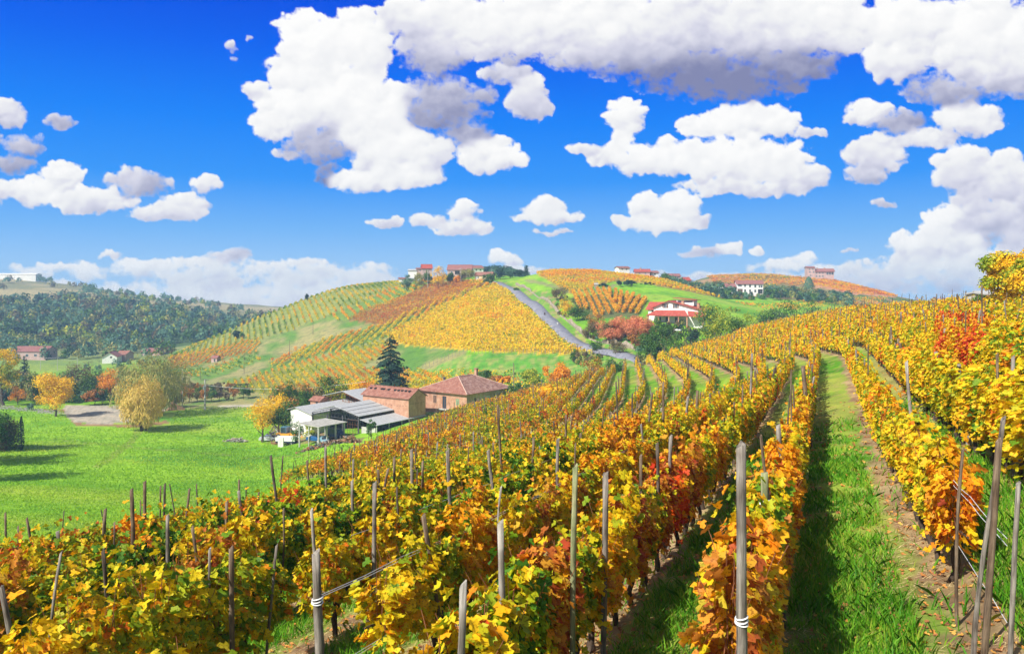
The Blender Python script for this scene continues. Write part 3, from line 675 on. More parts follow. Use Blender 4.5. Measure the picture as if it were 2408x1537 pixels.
# all vine stations
ST = []
for k, x0 in enumerate(ROWS):
    Y = 4.2 + random.uniform(0, .5)
    while Y < 184:
        sl = float(np.interp(Y, _gy, _sl)); x = x0 + float(G(Y)); step = 1.02 / math.sqrt(1 + sl * sl)
        u = U0 + F * x / Y
        if x0 > float(x0min(Y)) and -90 < u < 2500:
            z = Hf(x, Y); vt = H0 - (z + 1.6) / Y * F
            if (k == 21 and 540 < u < 840) or (k == 20 and 600 < u < 740) or (k == 23 and Y < 6.9) or (k > 24 and Y < 13.5) or (k == 24 and Y < 10.4) or (Y < 30 and random.random() < .05): Y += step; continue
            if vt < 1600 and (x - G(Y)) < 23: ST.append((Y, x, z, k, sl, u, vt))
        Y += step
ST.sort()
near = ST[:300]; rest = ST[300:]
cnt = {}
for (Y, x, z, k, sl, u, vt) in near:
    cnt[k] = cnt.get(k, 0) + 1
    c = vclass(u, vt + 80, x, Y)
    root = empty("grapevine", (x, Y, z), math.atan2(1, sl) + (math.pi if random.random() < .5 else 0))
    root.rotation_euler = (0, 0, math.atan2(1, sl) + random.uniform(-.06, .06))
    tag(root, "%s grapevine, %s from the front %s" % (CNAME[c], ordn(cnt[k]), rowname(k)), "grapevine", "grapevines in rows on the near slope")
    s = random.uniform(.92, 1.08); rt = 1.0 if k < 25 else 1.35
    f = mobj("foliage", random.choice(FOL)[c], root); f.scale = (1.06, random.uniform(.9, 1.2) * rt, s * random.uniform(.92, 1.06) * (1 if k < 25 else 1.06))
    t = mobj("trunk", random.choice(TRK), root); t.rotation_euler = (0, 0, random.choice([0, math.pi])); t.scale = (1.1, 1.1, 1)
    cc = mobj("canes", random.choice(CAN), root); cc.scale = (1, 1, s)
# everything farther away, vine rows that nobody could count, in one object
class Cloud:
    def __init__(s): s.V = []; s.F = []; s.M = []; s.R = []; s.n = 0
    def add(s, V, f, m, r):
        s.V.append(V); s.F.append(f + s.n); s.n += len(V); s.M.append(np.broadcast_to(m, len(f)).astype(np.int32)); s.R.append(r)
    def mesh(s, name, mats):
        ks = sorted({f.shape[1] for f in s.F}); FF = []; MM = []; RR = []
        for k in ks:
            sel = [i for i, f in enumerate(s.F) if f.shape[1] == k]
            FF.append(np.concatenate([s.F[i] for i in sel])); MM.append(np.concatenate([s.M[i] for i in sel])); RR.append(np.concatenate([s.R[i] for i in sel]))
        return mesh_np(name, np.concatenate(s.V), FF, mats, np.concatenate(MM), {"r": ('FACE', 'FLOAT', np.concatenate(RR))})
VC = Cloud()
for (Y, x, z, k, sl, u, vt) in rest:
    N = 300 if Y < 40 else (190 if Y < 62 else (95 if Y < 110 else 60)); sz = .15 if Y < 40 else (.18 if Y < 62 else (.23 if Y < 110 else .29))
    t, y, h, nr = vine_pts(N, .6)
    if Y > 62 or k > 24: y *= (1.25 if (Y < 72 or u > 1900 or u < 1350) else .72)
    ca = np.array([sl, 1.0]) / math.hypot(sl, 1); cb = np.array([-ca[1], ca[0]])
    px = x + ca[0] * t + cb[0] * y; py = Y + ca[1] * t + cb[1] * y
    zz = z + t * 0 + h * (1.0 + .1 * math.sin(x * 1.7 + Y * .9)) * (.88 if 76 < Y < 150 and k < 25 else 1)
    nn = np.stack([nr[:, 0] * ca[0] + nr[:, 1] * cb[0], nr[:, 0] * ca[1] + nr[:, 1] * cb[1], nr[:, 2]], 1)
    V, f = leaves_quad(np.stack([px, py, zz], 1), nn, rng.uniform(.7, 1.3, N) * sz)
    c = vclass(u, vt + 40, x, Y); alt = [(1, 2), (2, 3), (1, 3), (2, 4), (3, 2), (3, 4)][c]
    VC.add(V, f, np.array([c, alt[0], alt[1]])[rng.choice(3, N, p=[.7, .2, .1])], rng.random(N))
    # trunk: a thin dark stem
    if Y < 150:
        w = .045; a = random.uniform(-.08, .08)
        V = np.array([(x - w, Y, z - .1), (x + w, Y, z - .1), (x + w * .7 + a, Y + .02, z + .8), (x - w * .7 + a, Y + .02, z + .8), (x, Y + w * 1.6, z - .1), (x + a, Y + w * 1.4, z + .8)])
        VC.add(V, np.array([[0, 1, 2, 3], [1, 4, 5, 2], [4, 0, 3, 5]]), 6, np.zeros(3))
def field_rows(key, ang, sp, dens, size, cls, hh=1.5, ww=.45, poly=None, rngY=None, jit=0.0, gap=0.0):
    poly_, lo, hi = FIELDS[key] if poly is None else (poly, rngY[0], rngY[1])
    pu = [p[0] for p in poly_]; xs = [(a - U0) / F * b for a in (min(pu), max(pu)) for b in (lo, hi)]
    x0, x1 = min(xs), max(xs); d = np.array([math.cos(ang), math.sin(ang)]); nrm = np.array([-d[1], d[0]])
    cs = [np.dot((a, b), nrm) for a in (x0, x1) for b in (lo, hi)]; ts = [np.dot((a, b), d) for a in (x0, x1) for b in (lo, hi)]
    rows = np.arange(min(cs), max(cs), sp); L = max(ts) - min(ts); n = int(L * dens)
    out = []
    for c in rows:
        t = min(ts) + rng.random(n) * L
        out.append(np.stack([t, np.full(n, c)], 1))
    o = np.concatenate(out); t = o[:, 0]; c = o[:, 1]
    off = rng.normal(0, ww * .5, len(t)) + np.sin(t * .11) * jit
    X = t * d[0] + (c + off) * nrm[0]; Y = t * d[1] + (c + off) * nrm[1]
    ok = (Y > lo) & (Y < hi); X, Y, t, c = X[ok], Y[ok], t[ok], c[ok]
    z = HT(X, Y); u, v = proj(X, Y, z)
    w1 = (fbm(X * .13, Y * .13, 3, 21) - .5) * 14
    ok = inpoly(u + w1, v + w1 * .4, poly_) & (seg_dist(X, Y, ROADW) > 3.2)
    if gap > 0: ok &= fbm(X * .2, c * .5, 3, 33) > gap
    X, Y, z, t, c = X[ok], Y[ok], z[ok], t[ok], c[ok]; N = len(X)
    h = .35 + (hh - .35 + .25 * np.sin(t * .9 + c)) * rng.beta(1.3, 1.0, N)
    nr = np.stack([rng.normal(0, .6, N), rng.normal(-.3, .6, N), rng.uniform(0, 1, N)], 1)
    V, f = leaves_quad(np.stack([X, Y, z + h], 1), nr, rng.uniform(.7, 1.3, N) * size)
    cw = np.cumsum(np.array(cls, float)) / sum(cls)
    pn = fbm(X * .10, Y * .10, 3, 17); pn = np.clip((pn - .25) / .5, 0, 1) * .75 + rng.random(N) * .25
    VC.add(V, f, np.searchsorted(cw, pn).clip(0, 5), rng.beta(1.6, 1.6, N))
    return N
field_rows('yellow', .04, 2.0, 9.5, .66, [.2, 2.0, 12, 1.8, .1, 0])
field_rows('red', .05, 2.3, 9.0, .52, [.3, .8, .6, 1.6, 6, .6])
field_rows('mixed', 1.95, 2.5, 9, .52, [1.5, 3, 2.6, 3.4, 2.0, .2])
field_rows('band', 1.45, 4.2, 13, .62, [.3, 1, 4, 4, .3, 0], hh=1.9, ww=.5)
field_rows('curl', 1.95, 4.6, 12, .62, [.8, 1.5, 3, 4, .5, 0], hh=1.8)
field_rows('arm', 1.9, 3.1, 9, .55, [3.6, 3.6, 2.6, 1.4, .8, 0], hh=1.5)
field_rows('leftor', 1.62, 3.2, 11, .52, [.5, 1, 1, 4, 3, .3], hh=1.6)
field_rows('lower', 2.2, 3.6, 5, .55, [4, 2, 1, 2, 2, 0])
field_rows('crest', 1.2, 2.6, 8, .56, [.2, 1.2, 5, 5, .4, 0])
# patch of mixed vines below the hill meadow, farm orchard strip and the slopes under the ruin
field_rows('', .1, 2.6, 4, .6, [1.5, 3, 2.5, 3, 1.5, .4], poly=[(940,868),(1180,880),(1300,884),(1300,905),(1180,935),(940,925)], rngY=(205, 250))
field_rows('', .15, 4.0, 2.6, .85, [1, 1, 1, 4, 4, 1], poly=[(1660,650),(1740,640),(1900,655),(2000,668),(2100,697),(2010,682),(1900,675),(1760,668),(1680,668)], rngY=(500, 700))
field_rows('', .15, 3.2, 3.0, .8, [0, .5, 1, 4, 5, 2], poly=[(1900,664),(1960,656),(2030,668),(2110,698),(1990,690)], rngY=(520, 660))
field_rows('', .15, 3.6, 3.0, .7, [3, 2, 1, 3, 2, 0], poly=[(1500,690),(1700,712),(1800,720),(1980,700),(2090,700),(2060,715),(1800,735),(1700,730)], rngY=(380, 560))
# the separate flame-orange rows beside the villa
for (a, b, c, d) in [(1347,689,1366,734),(1360,688,1379,728),(1374,685,1404,749),(1388,682,1417,743),(1404,682,1433,740),(1418,682,1452,737),(1433,682,1434,700),(1448,686,1447,714),(1461,690,1456,730),(1475,693,1473,711),(1490,696,1465,737),(1504,701,1481,737),(1518,706,1497,740)]:
    p = PV(a, b, 290, 380); q = PV(c, d, 262, 345); L = (p - q).length; N = int(L * 26)
    t = rng.random(N); X = p.x + (q.x - p.x) * t + rng.normal(0, .32, N); Y = p.y + (q.y - p.y) * t + rng.normal(0, .32, N)
    z = HT(X, Y) + .3 + rng.beta(1.4, 1, N) * 1.7
    V, f = leaves_quad(np.stack([X, Y, z], 1), np.stack([rng.normal(0, .6, N), rng.normal(-.2, .6, N), rng.uniform(0, 1, N)], 1), rng.uniform(.35, .7, N))
    VC.add(V, f, rng.choice([3, 3, 3, 4, 2], N), rng.beta(2, 2, N) * .8 + .1)
vo = mobj("grapevines", VC.mesh("grapevines", VM + [bark_vine]))
tag(vo, "remaining rows of yellow, orange and green vines on the slopes from near hill to village", "grapevines", kind='stuff')
# ------------------------------------------------------------------ wooden vineyard posts
def wood(name, c1, c2, c3):
    m, nt, b = newmat(name, .85); L = nt.links
    tc = nt.nodes.new("ShaderNodeTexCoord"); mp = nt.nodes.new("ShaderNodeMapping"); mp.inputs["Scale"].default_value = (26, 26, 1.6)
    L.new(tc.outputs["Object"], mp.inputs[0])
    n = nt.nodes.new("ShaderNodeTexNoise"); n.inputs["Scale"].default_value = 1; n.inputs["Detail"].default_value = 7; n.inputs["Roughness"].default_value = .7; L.new(mp.outputs[0], n.inputs[0])
    r = ramp(nt, [(.32, c1), (.47, c2), (.62, c3)]); L.new(n.outputs[0], r.inputs[0])
    n2 = nt.nodes.new("ShaderNodeTexNoise"); n2.inputs["Scale"].default_value = 4; L.new(tc.outputs["Object"], n2.inputs[0])
    r2 = ramp(nt, [(.35, (.5, .45, .42)), (.6, (1, 1, 1))]); L.new(n2.outputs[0], r2.inputs[0])
    mx = nt.nodes.new("ShaderNodeMix"); mx.data_type = 'RGBA'; mx.blend_type = 'MULTIPLY'; mx.inputs[0].default_value = .8
    L.new(r.outputs[0], mx.inputs[6]); L.new(r2.outputs[0], mx.inputs[7]); L.new(mx.outputs[2], b.inputs["Base Color"])
    bp = nt.nodes.new("ShaderNodeBump"); bp.inputs["Strength"].default_value = .8; bp.inputs["Distance"].default_value = .02; L.new(n.outputs[0], bp.inputs["Height"]); L.new(bp.outputs[0], b.inputs["Normal"])
    return m
WD = {'grey': wood("wood_grey", (.045, .038, .034), (.20, .175, .15), (.35, .315, .27)), 'brown': wood("wood_brown", (.04, .028, .02), (.15, .105, .07), (.27, .20, .135)),
      'pale': wood("wood_pale", (.10, .09, .08), (.30, .275, .24), (.45, .42, .37)), 'dark': wood("wood_dark", (.025, .02, .016), (.09, .07, .055), (.17, .135, .11)),
      'mossy': wood("wood_green", (.07, .10, .05), (.24, .27, .13), (.40, .38, .22))}
tie_mat = noise_mat("white_twine", (.70, .70, .68), (.85, .85, .84), 20, .5)
def post_mesh(h, r, seed, wood_m, n=9, kink=.05, taper=.85, top=.02):
    R = random.Random(seed); mb = MB(); K = 9; pts = []; rr = []; ax = R.uniform(-1, 1) * kink; ay = R.uniform(-1, 1) * kink; ph = R.uniform(0, 6)
    for i in range(K):
        t = i / (K - 1); z = -.35 + (h + .35) * t
        pts.append((ax * math.sin(t * 3.1 + ph) * h * .5 - ax * math.sin(ph) * h * .5 + R.uniform(-.003, .003), ay * math.sin(t * 2.6 + ph) * h * .5 - ay * math.sin(ph) * h * .5, z))
        rr.append(r * (1 - (1 - taper) * t) * R.uniform(.93, 1.07))
    mb.tube(pts, rr, n, cap=True)
    N = len(mb.v)
    for i in range(n):   # slanting, slightly split saw cut, and irregular faces along the stem
        j = (K - 1) * n + i; x, y, z = mb.v[j]; mb.v[j] = (x, y, z + R.uniform(-1, 1) * top * .5 + (x - pts[-1][0]) / r * top)
    me = bpy.data.meshes.new("post"); me.from_pydata([tuple(v) for v in mb.v], [], mb.f); me.materials.append(wood_m)
    me.polygons.foreach_set("use_smooth", [len(f) == 4 for f in mb.f]); me.update()
    return me, pts
# u_top, v_top, u_low, v_low, width (all read from the photograph), kind of wood
HP = [(5,1365,35,1537,16,'grey'),(8,1206,16,1315,6,'brown'),(62,1215,72,1280,7,'brown'),(43,1236,43,1277,5,'brown'),(80,1237,80,1262,5,'dark'),(150,1200,150,1250,3,'dark'),(231,1192,237,1224,3.5,'dark'),
(246,1197,241,1278,10,'brown'),(258,1229,258,1278,6,'brown'),(250,1285,254,1350,11,'dark'),(309,1150,312,1273,11,'brown'),(341,1131,339,1245,9,'brown'),(331,1176,331,1240,4,'brown'),(375,1141,375,1215,5,'brown'),
(386,1136,385,1231,7,'dark'),(407,1134,413,1190,3.5,'dark'),(392,1211,393,1364,10,'grey'),(443,1150,434,1266,7,'brown'),(462,1138,464,1190,4,'dark'),(457,1236,460,1287,9,'brown'),(150,1304,143,1360,5,'grey'),
(507,1285,506,1343,7,'grey'),(537,1178,536,1250,9,'brown'),(547,1285,546,1537,15,'brown'),(561,1128,562,1231,6,'brown'),(573,1143,579,1280,4,'dark'),(638,1068,694,1525,8,'dark'),(663,1072,659,1160,4,'dark'),
(650,1280,626,1537,8,'grey'),(657,1200,654,1440,5,'brown'),(723,1079,733,1190,6,'brown'),(767,1047,768,1189,7,'grey'),(734,1194,740,1268,10,'pale'),(740,1295,750,1537,26,'grey'),(799,1084,797,1178,4,'brown'),
(881,1134,876,1537,13,'grey'),(998,1208,1002,1235,14,'brown'),(829,1079,829,1108,6,'grey'),(832,1130,832,1165,9,'grey'),(984,1104,983,1183,5,'dark'),(943,1143,943,1183,6,'dark'),(886,1042,886,1110,4,'grey'),
(969,1058,969,1101,10,'grey'),(929,1073,929,1121,8,'brown'),(912,1099,905,1135,7,'brown'),(994,1084,994,1110,8,'brown'),(1028,1038,1026,1077,5,'grey'),(1053,1057,1057,1146,11,'grey'),(1113,1015,1115,1113,5,'grey'),
(1161,1040,1167,1113,5,'brown'),(1185,1146,1179,1229,5,'pale'),(1178,1232,1180,1320,20,'pale'),(1254,1029,1243,1221,8,'brown'),(1317,1033,1311,1223,10,'grey'),(1346,1097,1350,1537,17,'mossy'),(1355,1040,1354,1110,5,'brown'),
(1426,1113,1419,1472,17,'grey'),(1070,1373,1064,1537,22,'pale'),(1542,1044,1542,1075,10,'dark'),(1512,1068,1512,1100,9,'brown'),(1582,1024,1578,1113,10,'grey'),(1170,950,1177,1060,7,'brown'),(1695,825,1702,970,6,'dark'),
(1773,831,1767,933,7,'grey'),(1779,864,1776,920,6,'grey'),(1918,777,1922,912,9,'dark'),(1932,825,1932,895,7,'grey'),(1887,860,1897,970,12,'brown'),(1919,904,1913,970,8,'grey'),(1905,972,1902,1065,17,'grey'),
(1560,898,1560,953,7,'brown'),(1640,918,1639,1011,9,'brown'),(1740,1045,1745,1537,29,'grey'),(1794,1022,1804,1107,9,'brown'),(1796,1110,1796,1190,22,'mossy'),(1487,924,1487,960,5,'dark'),(1448,897,1453,990,5,'dark'),
(2097,767,2096,817,6,'brown'),(2111,796,2115,881,7,'brown'),(2201,827,2200,937,11,'grey'),(2254,856,2256,962,11,'grey'),(2146,850,2149,920,9,'pale'),(2167,868,2170,924,7,'pale'),(2283,928,2280,1005,16,'pale'),
(2320,981,2296,1437,13,'grey'),(2364,1038,2319,1503,19,'brown'),(2396,1133,2378,1524,14,'grey'),(2287,1060,2263,1367,9,'brown'),(2355,833,2349,1028,8,'brown'),(2382,837,2382,870,11,'grey'),(2222,771,2218,811,6,'grey'),
(2311,670,2311,738,5,'brown'),(2249,692,2249,750,3,'dark'),(2351,755,2343,829,6,'grey'),(2168,728,2173,757,5,'grey'),(2406,820,2396,870,6,'brown'),(2403,720,2380,790,6,'brown'),(2044,770,2060,860,5,'brown'),(2040,810,2042,870,4,'brown'),
(1972,722,1972,760,4,'dark'),(2005,705,2005,745,3,'brown'),(2120,715,2120,760,4,'brown'),(2185,735,2183,780,4,'brown'),(1860,930,1858,990,5,'dark'),(1870,870,1868,930,5,'brown'),(1745,905,1745,965,5,'brown'),(1815,900,1817,955,5,'grey')]
POSTS = []   # x, Y, z, h, r, leanx, wood, hand-read?
for (ut, vt, ul, vl, w, wd) in HP:
    best = None
    bare = vl >= 1360 or vl - vt > 300
    for k, x0 in enumerate(ROWS):
        if ut > 2150 and (k != 24 if bare else k < 25): continue
        Yg_ = np.arange(5.5, 180, .25); xx = x0 + G(Yg_); uu = U0 + F * xx / Yg_; dd = uu - ut
        for i in np.where(dd[:-1] * dd[1:] <= 0)[0]:
            Y = float(Yg_[i]); x = (ut - U0) / F * Y
            if x0 < float(x0min(Y)) - 1.5: continue
            h = -(vt - H0) / F * Y - Hf(x, Y)
            if not 1.25 < h < 3.6: continue
            sc = abs(math.log(h / 2.15)) * 2.0 + abs(math.log(w * Y / F / .095)) * .7
            if best is None or sc < best[0]: best = (sc, x, Y, h, k)
    if best is None: continue
    sc, x, Y, h, k = best
    # the post stands on the near side of its row, clear of the leaves
    ang = abs((ut - U0) / F - float(np.interp(Y, _gy, _sl))); k2 = 1 - min(.34 / max(ang, .12), 1.6) / Y
    Y2 = Y * k2; x2 = x * k2; h2 = -(vt - H0) / F * Y2 - Hf(x2, Y2)
    if h2 > 1.1 and bare and ut < 2150: x, Y, h = x2, Y2, h2
    r = min(max(w * .9 * Y / F / 2, .02), .08)
    lean = (ut - ul) / max(vl - vt, 30)          # sideways per unit of height
    zb = Hf(x, Y); xb = x - lean * h
    POSTS.append([xb, Y, Hf(xb, Y), h + (zb - Hf(xb, Y)), r, lean, 0, wd, True, k])
hand = np.array([[p[0], p[1]] for p in POSTS])
for k, x0 in enumerate(ROWS):
    Y = 7 + random.uniform(0, 5)
    while Y < 184:
        x = x0 + float(G(Y)); u = U0 + F * x / Y
        if x0 > float(x0min(Y)) and -30 < u < 2440 and x - G(Y) < 23:
            if Y > 38 or np.min(np.hypot(hand[:, 0] - x, hand[:, 1] - Y)) > 2.2:
                tall = random.random()
                h = random.uniform(1.55, 1.95) if tall < .3 else (random.uniform(1.9, 2.3) if tall < .75 else random.uniform(2.3, 2.9))
                r = random.choice([.025, .03, .035, .045, .055]) * (1 if Y < 70 else 1.1)
                POSTS.append([x, Y, Hf(x, Y), h, r, random.gauss(0, .06), random.gauss(0, .05), random.choice(['grey', 'grey', 'brown', 'brown', 'dark']), False, k])
        Y += random.uniform(1.5, 3.7) if Y > 22 else random.uniform(3.5, 6.5)
POSTS.sort(key=lambda p: (not p[8], p[1]))
ind, far_p = POSTS[:290], POSTS[290:]
ind.sort(key=lambda p: p[1])
protos = {}
pc = {}
for i, (x, Y, z, h, r, lx, ly, wd, isH, k) in enumerate(ind):
    pc[k] = pc.get(k, 0) + 1
    if isH and Y < 45:
        me, pts = post_mesh(h, r, i * 7 + 3, WD[wd], n=11 if Y < 16 else 8, kink=.02 if r > .035 else .06, top=.015 if r > .05 else .03); s = (1, 1, 1)
    else:
        key = (wd, i % 4)
        if key not in protos: protos[key] = post_mesh(2.0, .04, i + 50, WD[wd], n=7, kink=.035)[0]
        me = protos[key]; s = (r / .04, r / .04, h / 2.0); pts = None
    o = mobj("wooden_post", me, None, (x, Y, z)); o.scale = s; o.rotation_euler = (-ly, math.atan(lx), random.uniform(0, .6) if s == (1, 1, 1) else 0)
    if s != (1, 1, 1): o.rotation_euler = (-ly, math.atan(lx), 0)
    th = "thick" if r > .058 else ("slim" if r > .032 else "thin"); ln = "upright" if abs(lx) < .05 else ("tilted")
    tag(o, "%s %s %s post, %s from the front %s" % (th, ln, wd, ordn(pc[k]), rowname(k).replace("grassy ", "")), "post", "wooden posts of the near vineyard")
    # twine ties on the biggest posts
    if isH and r > .040 and Y < 13 and pts:
        for hh in ((1.62, 1.0) if h > 1.7 else (.9,)):
            mb = MB()
            for q in range(3):
                zc = hh + q * .022; j = min(range(len(pts)), key=lambda a: abs(pts[a][2] - zc)); cx, cy = pts[j][0], pts[j][1]
                ring = [(cx + math.cos(a) * (r * 1.06), cy + math.sin(a) * (r * 1.06), zc + .01 * math.sin(a + q)) for a in [2 * math.pi * t / 16 for t in range(17)]]
                mb.tube(ring, .007, 4, cap=False)
            mb.build("twine_tie", tie_mat, o)
# the rest of the posts
mb = MB(); wl = list(WD)
for (x, Y, z, h, r, lx, ly, wd, isH, k) in far_p:
    n = 5; b = len(mb.v); r *= 1.0
    mb.tube([(x, Y, z - .2), (x + lx * h * .5 + random.uniform(-.02, .02), Y + ly * h * .5, z + h * .5), (x + lx * h, Y + ly * h, z + h)], [r * 1.05, r, r * .85], n, wl.index(wd))
# thin stakes in the vineyards on the middle hill
for key, num, hh in (('yellow', 420, 2.2), ('band', 60, 2.2), ('crest', 160, 2.3), ('arm', 80, 2.2), ('red', 130, 2.1), ('mixed', 120, 2.1)):
    poly, lo, hi = FIELDS[key]; c = 0; tr = 0
    while c < num and tr < 9000:
        tr += 1; Y = random.uniform(lo, hi); u = random.uniform(min(p[0] for p in poly), max(p[0] for p in poly)); p = P(u, Y); v = H0 - p.z / Y * F
        if bool(inpoly(np.array([u]), np.array([v]), poly)[0]) and seg_dist(np.array([p.x]), np.array([Y]), ROADW)[0] > 2.6:
            l = random.gauss(0, .1); mb.tube([p, p + Vector((l, 0, hh * random.uniform(.85, 1.15)))], .05, 3, 1 if key != 'yellow' else 0); c += 1
# pale end posts along the lower edge of the yellow field and dark stakes along the road
for i in range(60):
    u = 940 + i * 8.8; p = PV(u, 829 + (u - 940) * .012, 235, 262); mb.tube([p, p + Vector((random.gauss(0, .08), 0, 1.9))], .055, 4, 2)
for i in range(26):
    t = i / 25 * (len(ROADW) - 3); a, f = int(t), t % 1; x = ROADW[a][0] * (1 - f) + ROADW[a + 1][0] * f - 3.0; Y = ROADW[a][1] * (1 - f) + ROADW[a + 1][1] * f - 1.5
    z = Hf(x, Y); mb.tube([(x, Y, z - .2), (x, Y, z + 1.5)], .07, 5, 3)
tag(mb.build("wooden_posts", [WD[w] for w in wl]), "remaining stakes standing in the vineyards from the near crest to the village hill", "posts", kind='stuff')
# ------------------------------------------------------------------ trellis wires on the nearest rows
wire_m = noise_mat("wire_steel", (.55, .55, .55), (.75, .75, .76), 30, .4)
cn = {}
for (k, hs, y0, y1) in ((21, (.62, .66, 1.5, 1.53), 8.2, 30), (22, (.65, 1.35), 8.0, 26), (20, (.7, 1.52), 10, 30), (24, (.65, 1.38, 1.45), 8.0, 24), (25, (.7, 1.5, 1.56), 7.0, 24), (23, (.65, 1.5), 7.5, 22)):
    hp_ = [(-p[4], p[1]) for p in POSTS if p[8] and p[9] == k and 7.2 < p[1] < 14]
    if k == 21: y0 = 8.65
    elif hp_: y0 = min(hp_)[1]
    for j, hz in enumerate(hs):
        mb = MB(); pts = []
        for i in range(26):
            Y = y0 + (y1 - y0) * i / 25; x = ROWS[k] + float(G(Y)); pts.append((x, Y, Hf(x, Y) + hz + .012 * math.sin(i * 1.9 + j)))
        mb.tube(pts, .0042, 4)
        tag(mb.build("trellis_wire", wire_m), "%s steel wire strung %s" % (["lowest", "second lowest", "third", "top"][j], rowname(k)), "wire", "trellis wires")
# ------------------------------------------------------------------ grass blades, weeds, straw and fallen leaves close to the camera
def blades(N, ymax, kind):
    Y = np.sqrt(rng.random(N) * (ymax ** 2 - 25) + 25); u = rng.uniform(-60, 2480, N)
    Y = 5 + (ymax - 5) * rng.beta(1.0, 1.7, N); X = (u - U0) / F * Y
    q = x0_of(X, Y); ph = np.where(q > .4, q - 1.75, np.where(q > -1.9, q + .8, q + 3.0)); dr = np.where((q > -1.9) & (q < 1.75), ph, ((ph / ROW_SP) - np.round(ph / ROW_SP)) * ROW_SP)
    cl = fbm(X * .9, Y * .9, 3, 44)
    strip = np.abs(dr + .18) < .5
    if kind == 'grass': ok = (~strip & (cl > .33)) | (rng.random(N) < .06)
    elif kind == 'straw': ok = (np.abs(dr + .18) < .85) & (cl < .6)
    else: ok = (np.abs(dr + .1) < .95) | (rng.random(N) < .35)
    ok &= (q > x0min(Y) - 1)
    return X[ok], Y[ok], cl[ok]
def grass_obj():
    X, Y, cl = blades(150000, 34, 'grass'); n = len(X); z = HT(X, Y); s = np.clip(Y / 14, .8, 2.2)
    a = rng.uniform(0, 6.28, n); h = rng.uniform(.03, .16, n) * (.4 + cl * 2.0); w = .006 * s * rng.uniform(.7, 2.4, n); lx = rng.normal(0, .55, n) * h; ly = rng.normal(0, .55, n) * h
    dx = np.cos(a) * w; dy = np.sin(a) * w
    Vv = np.stack([np.stack([X - dx, Y - dy, z - .01], 1), np.stack([X + dx, Y + dy, z - .01], 1), np.stack([X + dx * .8 + lx * .4, Y + dy * .8 + ly * .4, z + h * .6], 1), np.stack([X + lx, Y + ly, z + h], 1), np.stack([X - dx * .8 + lx * .4, Y - dy * .8 + ly * .4, z + h * .6], 1)], 1).reshape(-1, 3)
    f = np.arange(n * 5).reshape(n, 5)
    gm = leaf_mat("grass_blade", [(0, (.03, .15, .005)), (.35, (.09, .31, .01)), (.6, (.20, .42, .02)), (.8, (.40, .46, .05)), (1, (.60, .48, .18))], .9, .6, .35)
    tag(mobj("grass", mesh_np("grass", Vv, f, [gm], attrs={"r": ('FACE', 'FLOAT', rng.beta(1.5, 1.9, n))})), "short green grass and weeds in the aisles between vine rows", "grass", kind='stuff')
    X, Y, cl = blades(60000, 26, 'straw'); n = len(X); z = HT(X, Y); s = np.clip(Y / 14, .8, 2.0)
    a = rng.uniform(0, 6.28, n); L_ = rng.uniform(.05, .16, n); w = .003 * s; ex = np.cos(a) * L_; ey = np.sin(a) * L_; ez = rng.uniform(0, .07, n)
    Vv = np.stack([np.stack([X, Y, z + .005], 1), np.stack([X - np.sin(a) * w * 2, Y + np.cos(a) * w * 2, z + .01], 1), np.stack([X + ex, Y + ey, z + ez + .02], 1)], 1).reshape(-1, 3)
    sm = leaf_mat("straw", [(0, (.25, .17, .08)), (.5, (.50, .38, .18)), (1, (.70, .56, .30))], 2, .8, .1)
    tag(mobj("dry_grass", mesh_np("dry_grass", Vv, np.arange(n * 3).reshape(n, 3), [sm], attrs={"r": ('FACE', 'FLOAT', rng.random(n))})), "dry straw-coloured grass on the bare strips under vine rows", "dry grass", kind='stuff')
    X, Y, cl = blades(13000, 40, 'leaves'); n = len(X); z = HT(X, Y) + .02
    V, f = leaves_lobed(np.stack([X, Y, z], 1), np.stack([rng.normal(0, .25, n), rng.normal(0, .25, n), np.ones(n)], 1), rng.uniform(.05, .10, n) * np.clip(Y / 18, .8, 1.5))
    lm = leaf_mat("fallen_leaf", [(0, (.18, .08, .04)), (.35, (.40, .16, .06)), (.7, (.62, .26, .05)), (1, (.75, .50, .12))], 2, .8, .1)
    r = rng.random(n)
    tag(mobj("fallen_leaves", mesh_np("fallen_leaves", V, f, [lm], attrs={"r": ('FACE', 'FLOAT', np.concatenate([r, r]))})), "fallen brown and orange vine leaves scattered on the bare soil", "fallen leaves", kind='stuff')
grass_obj()
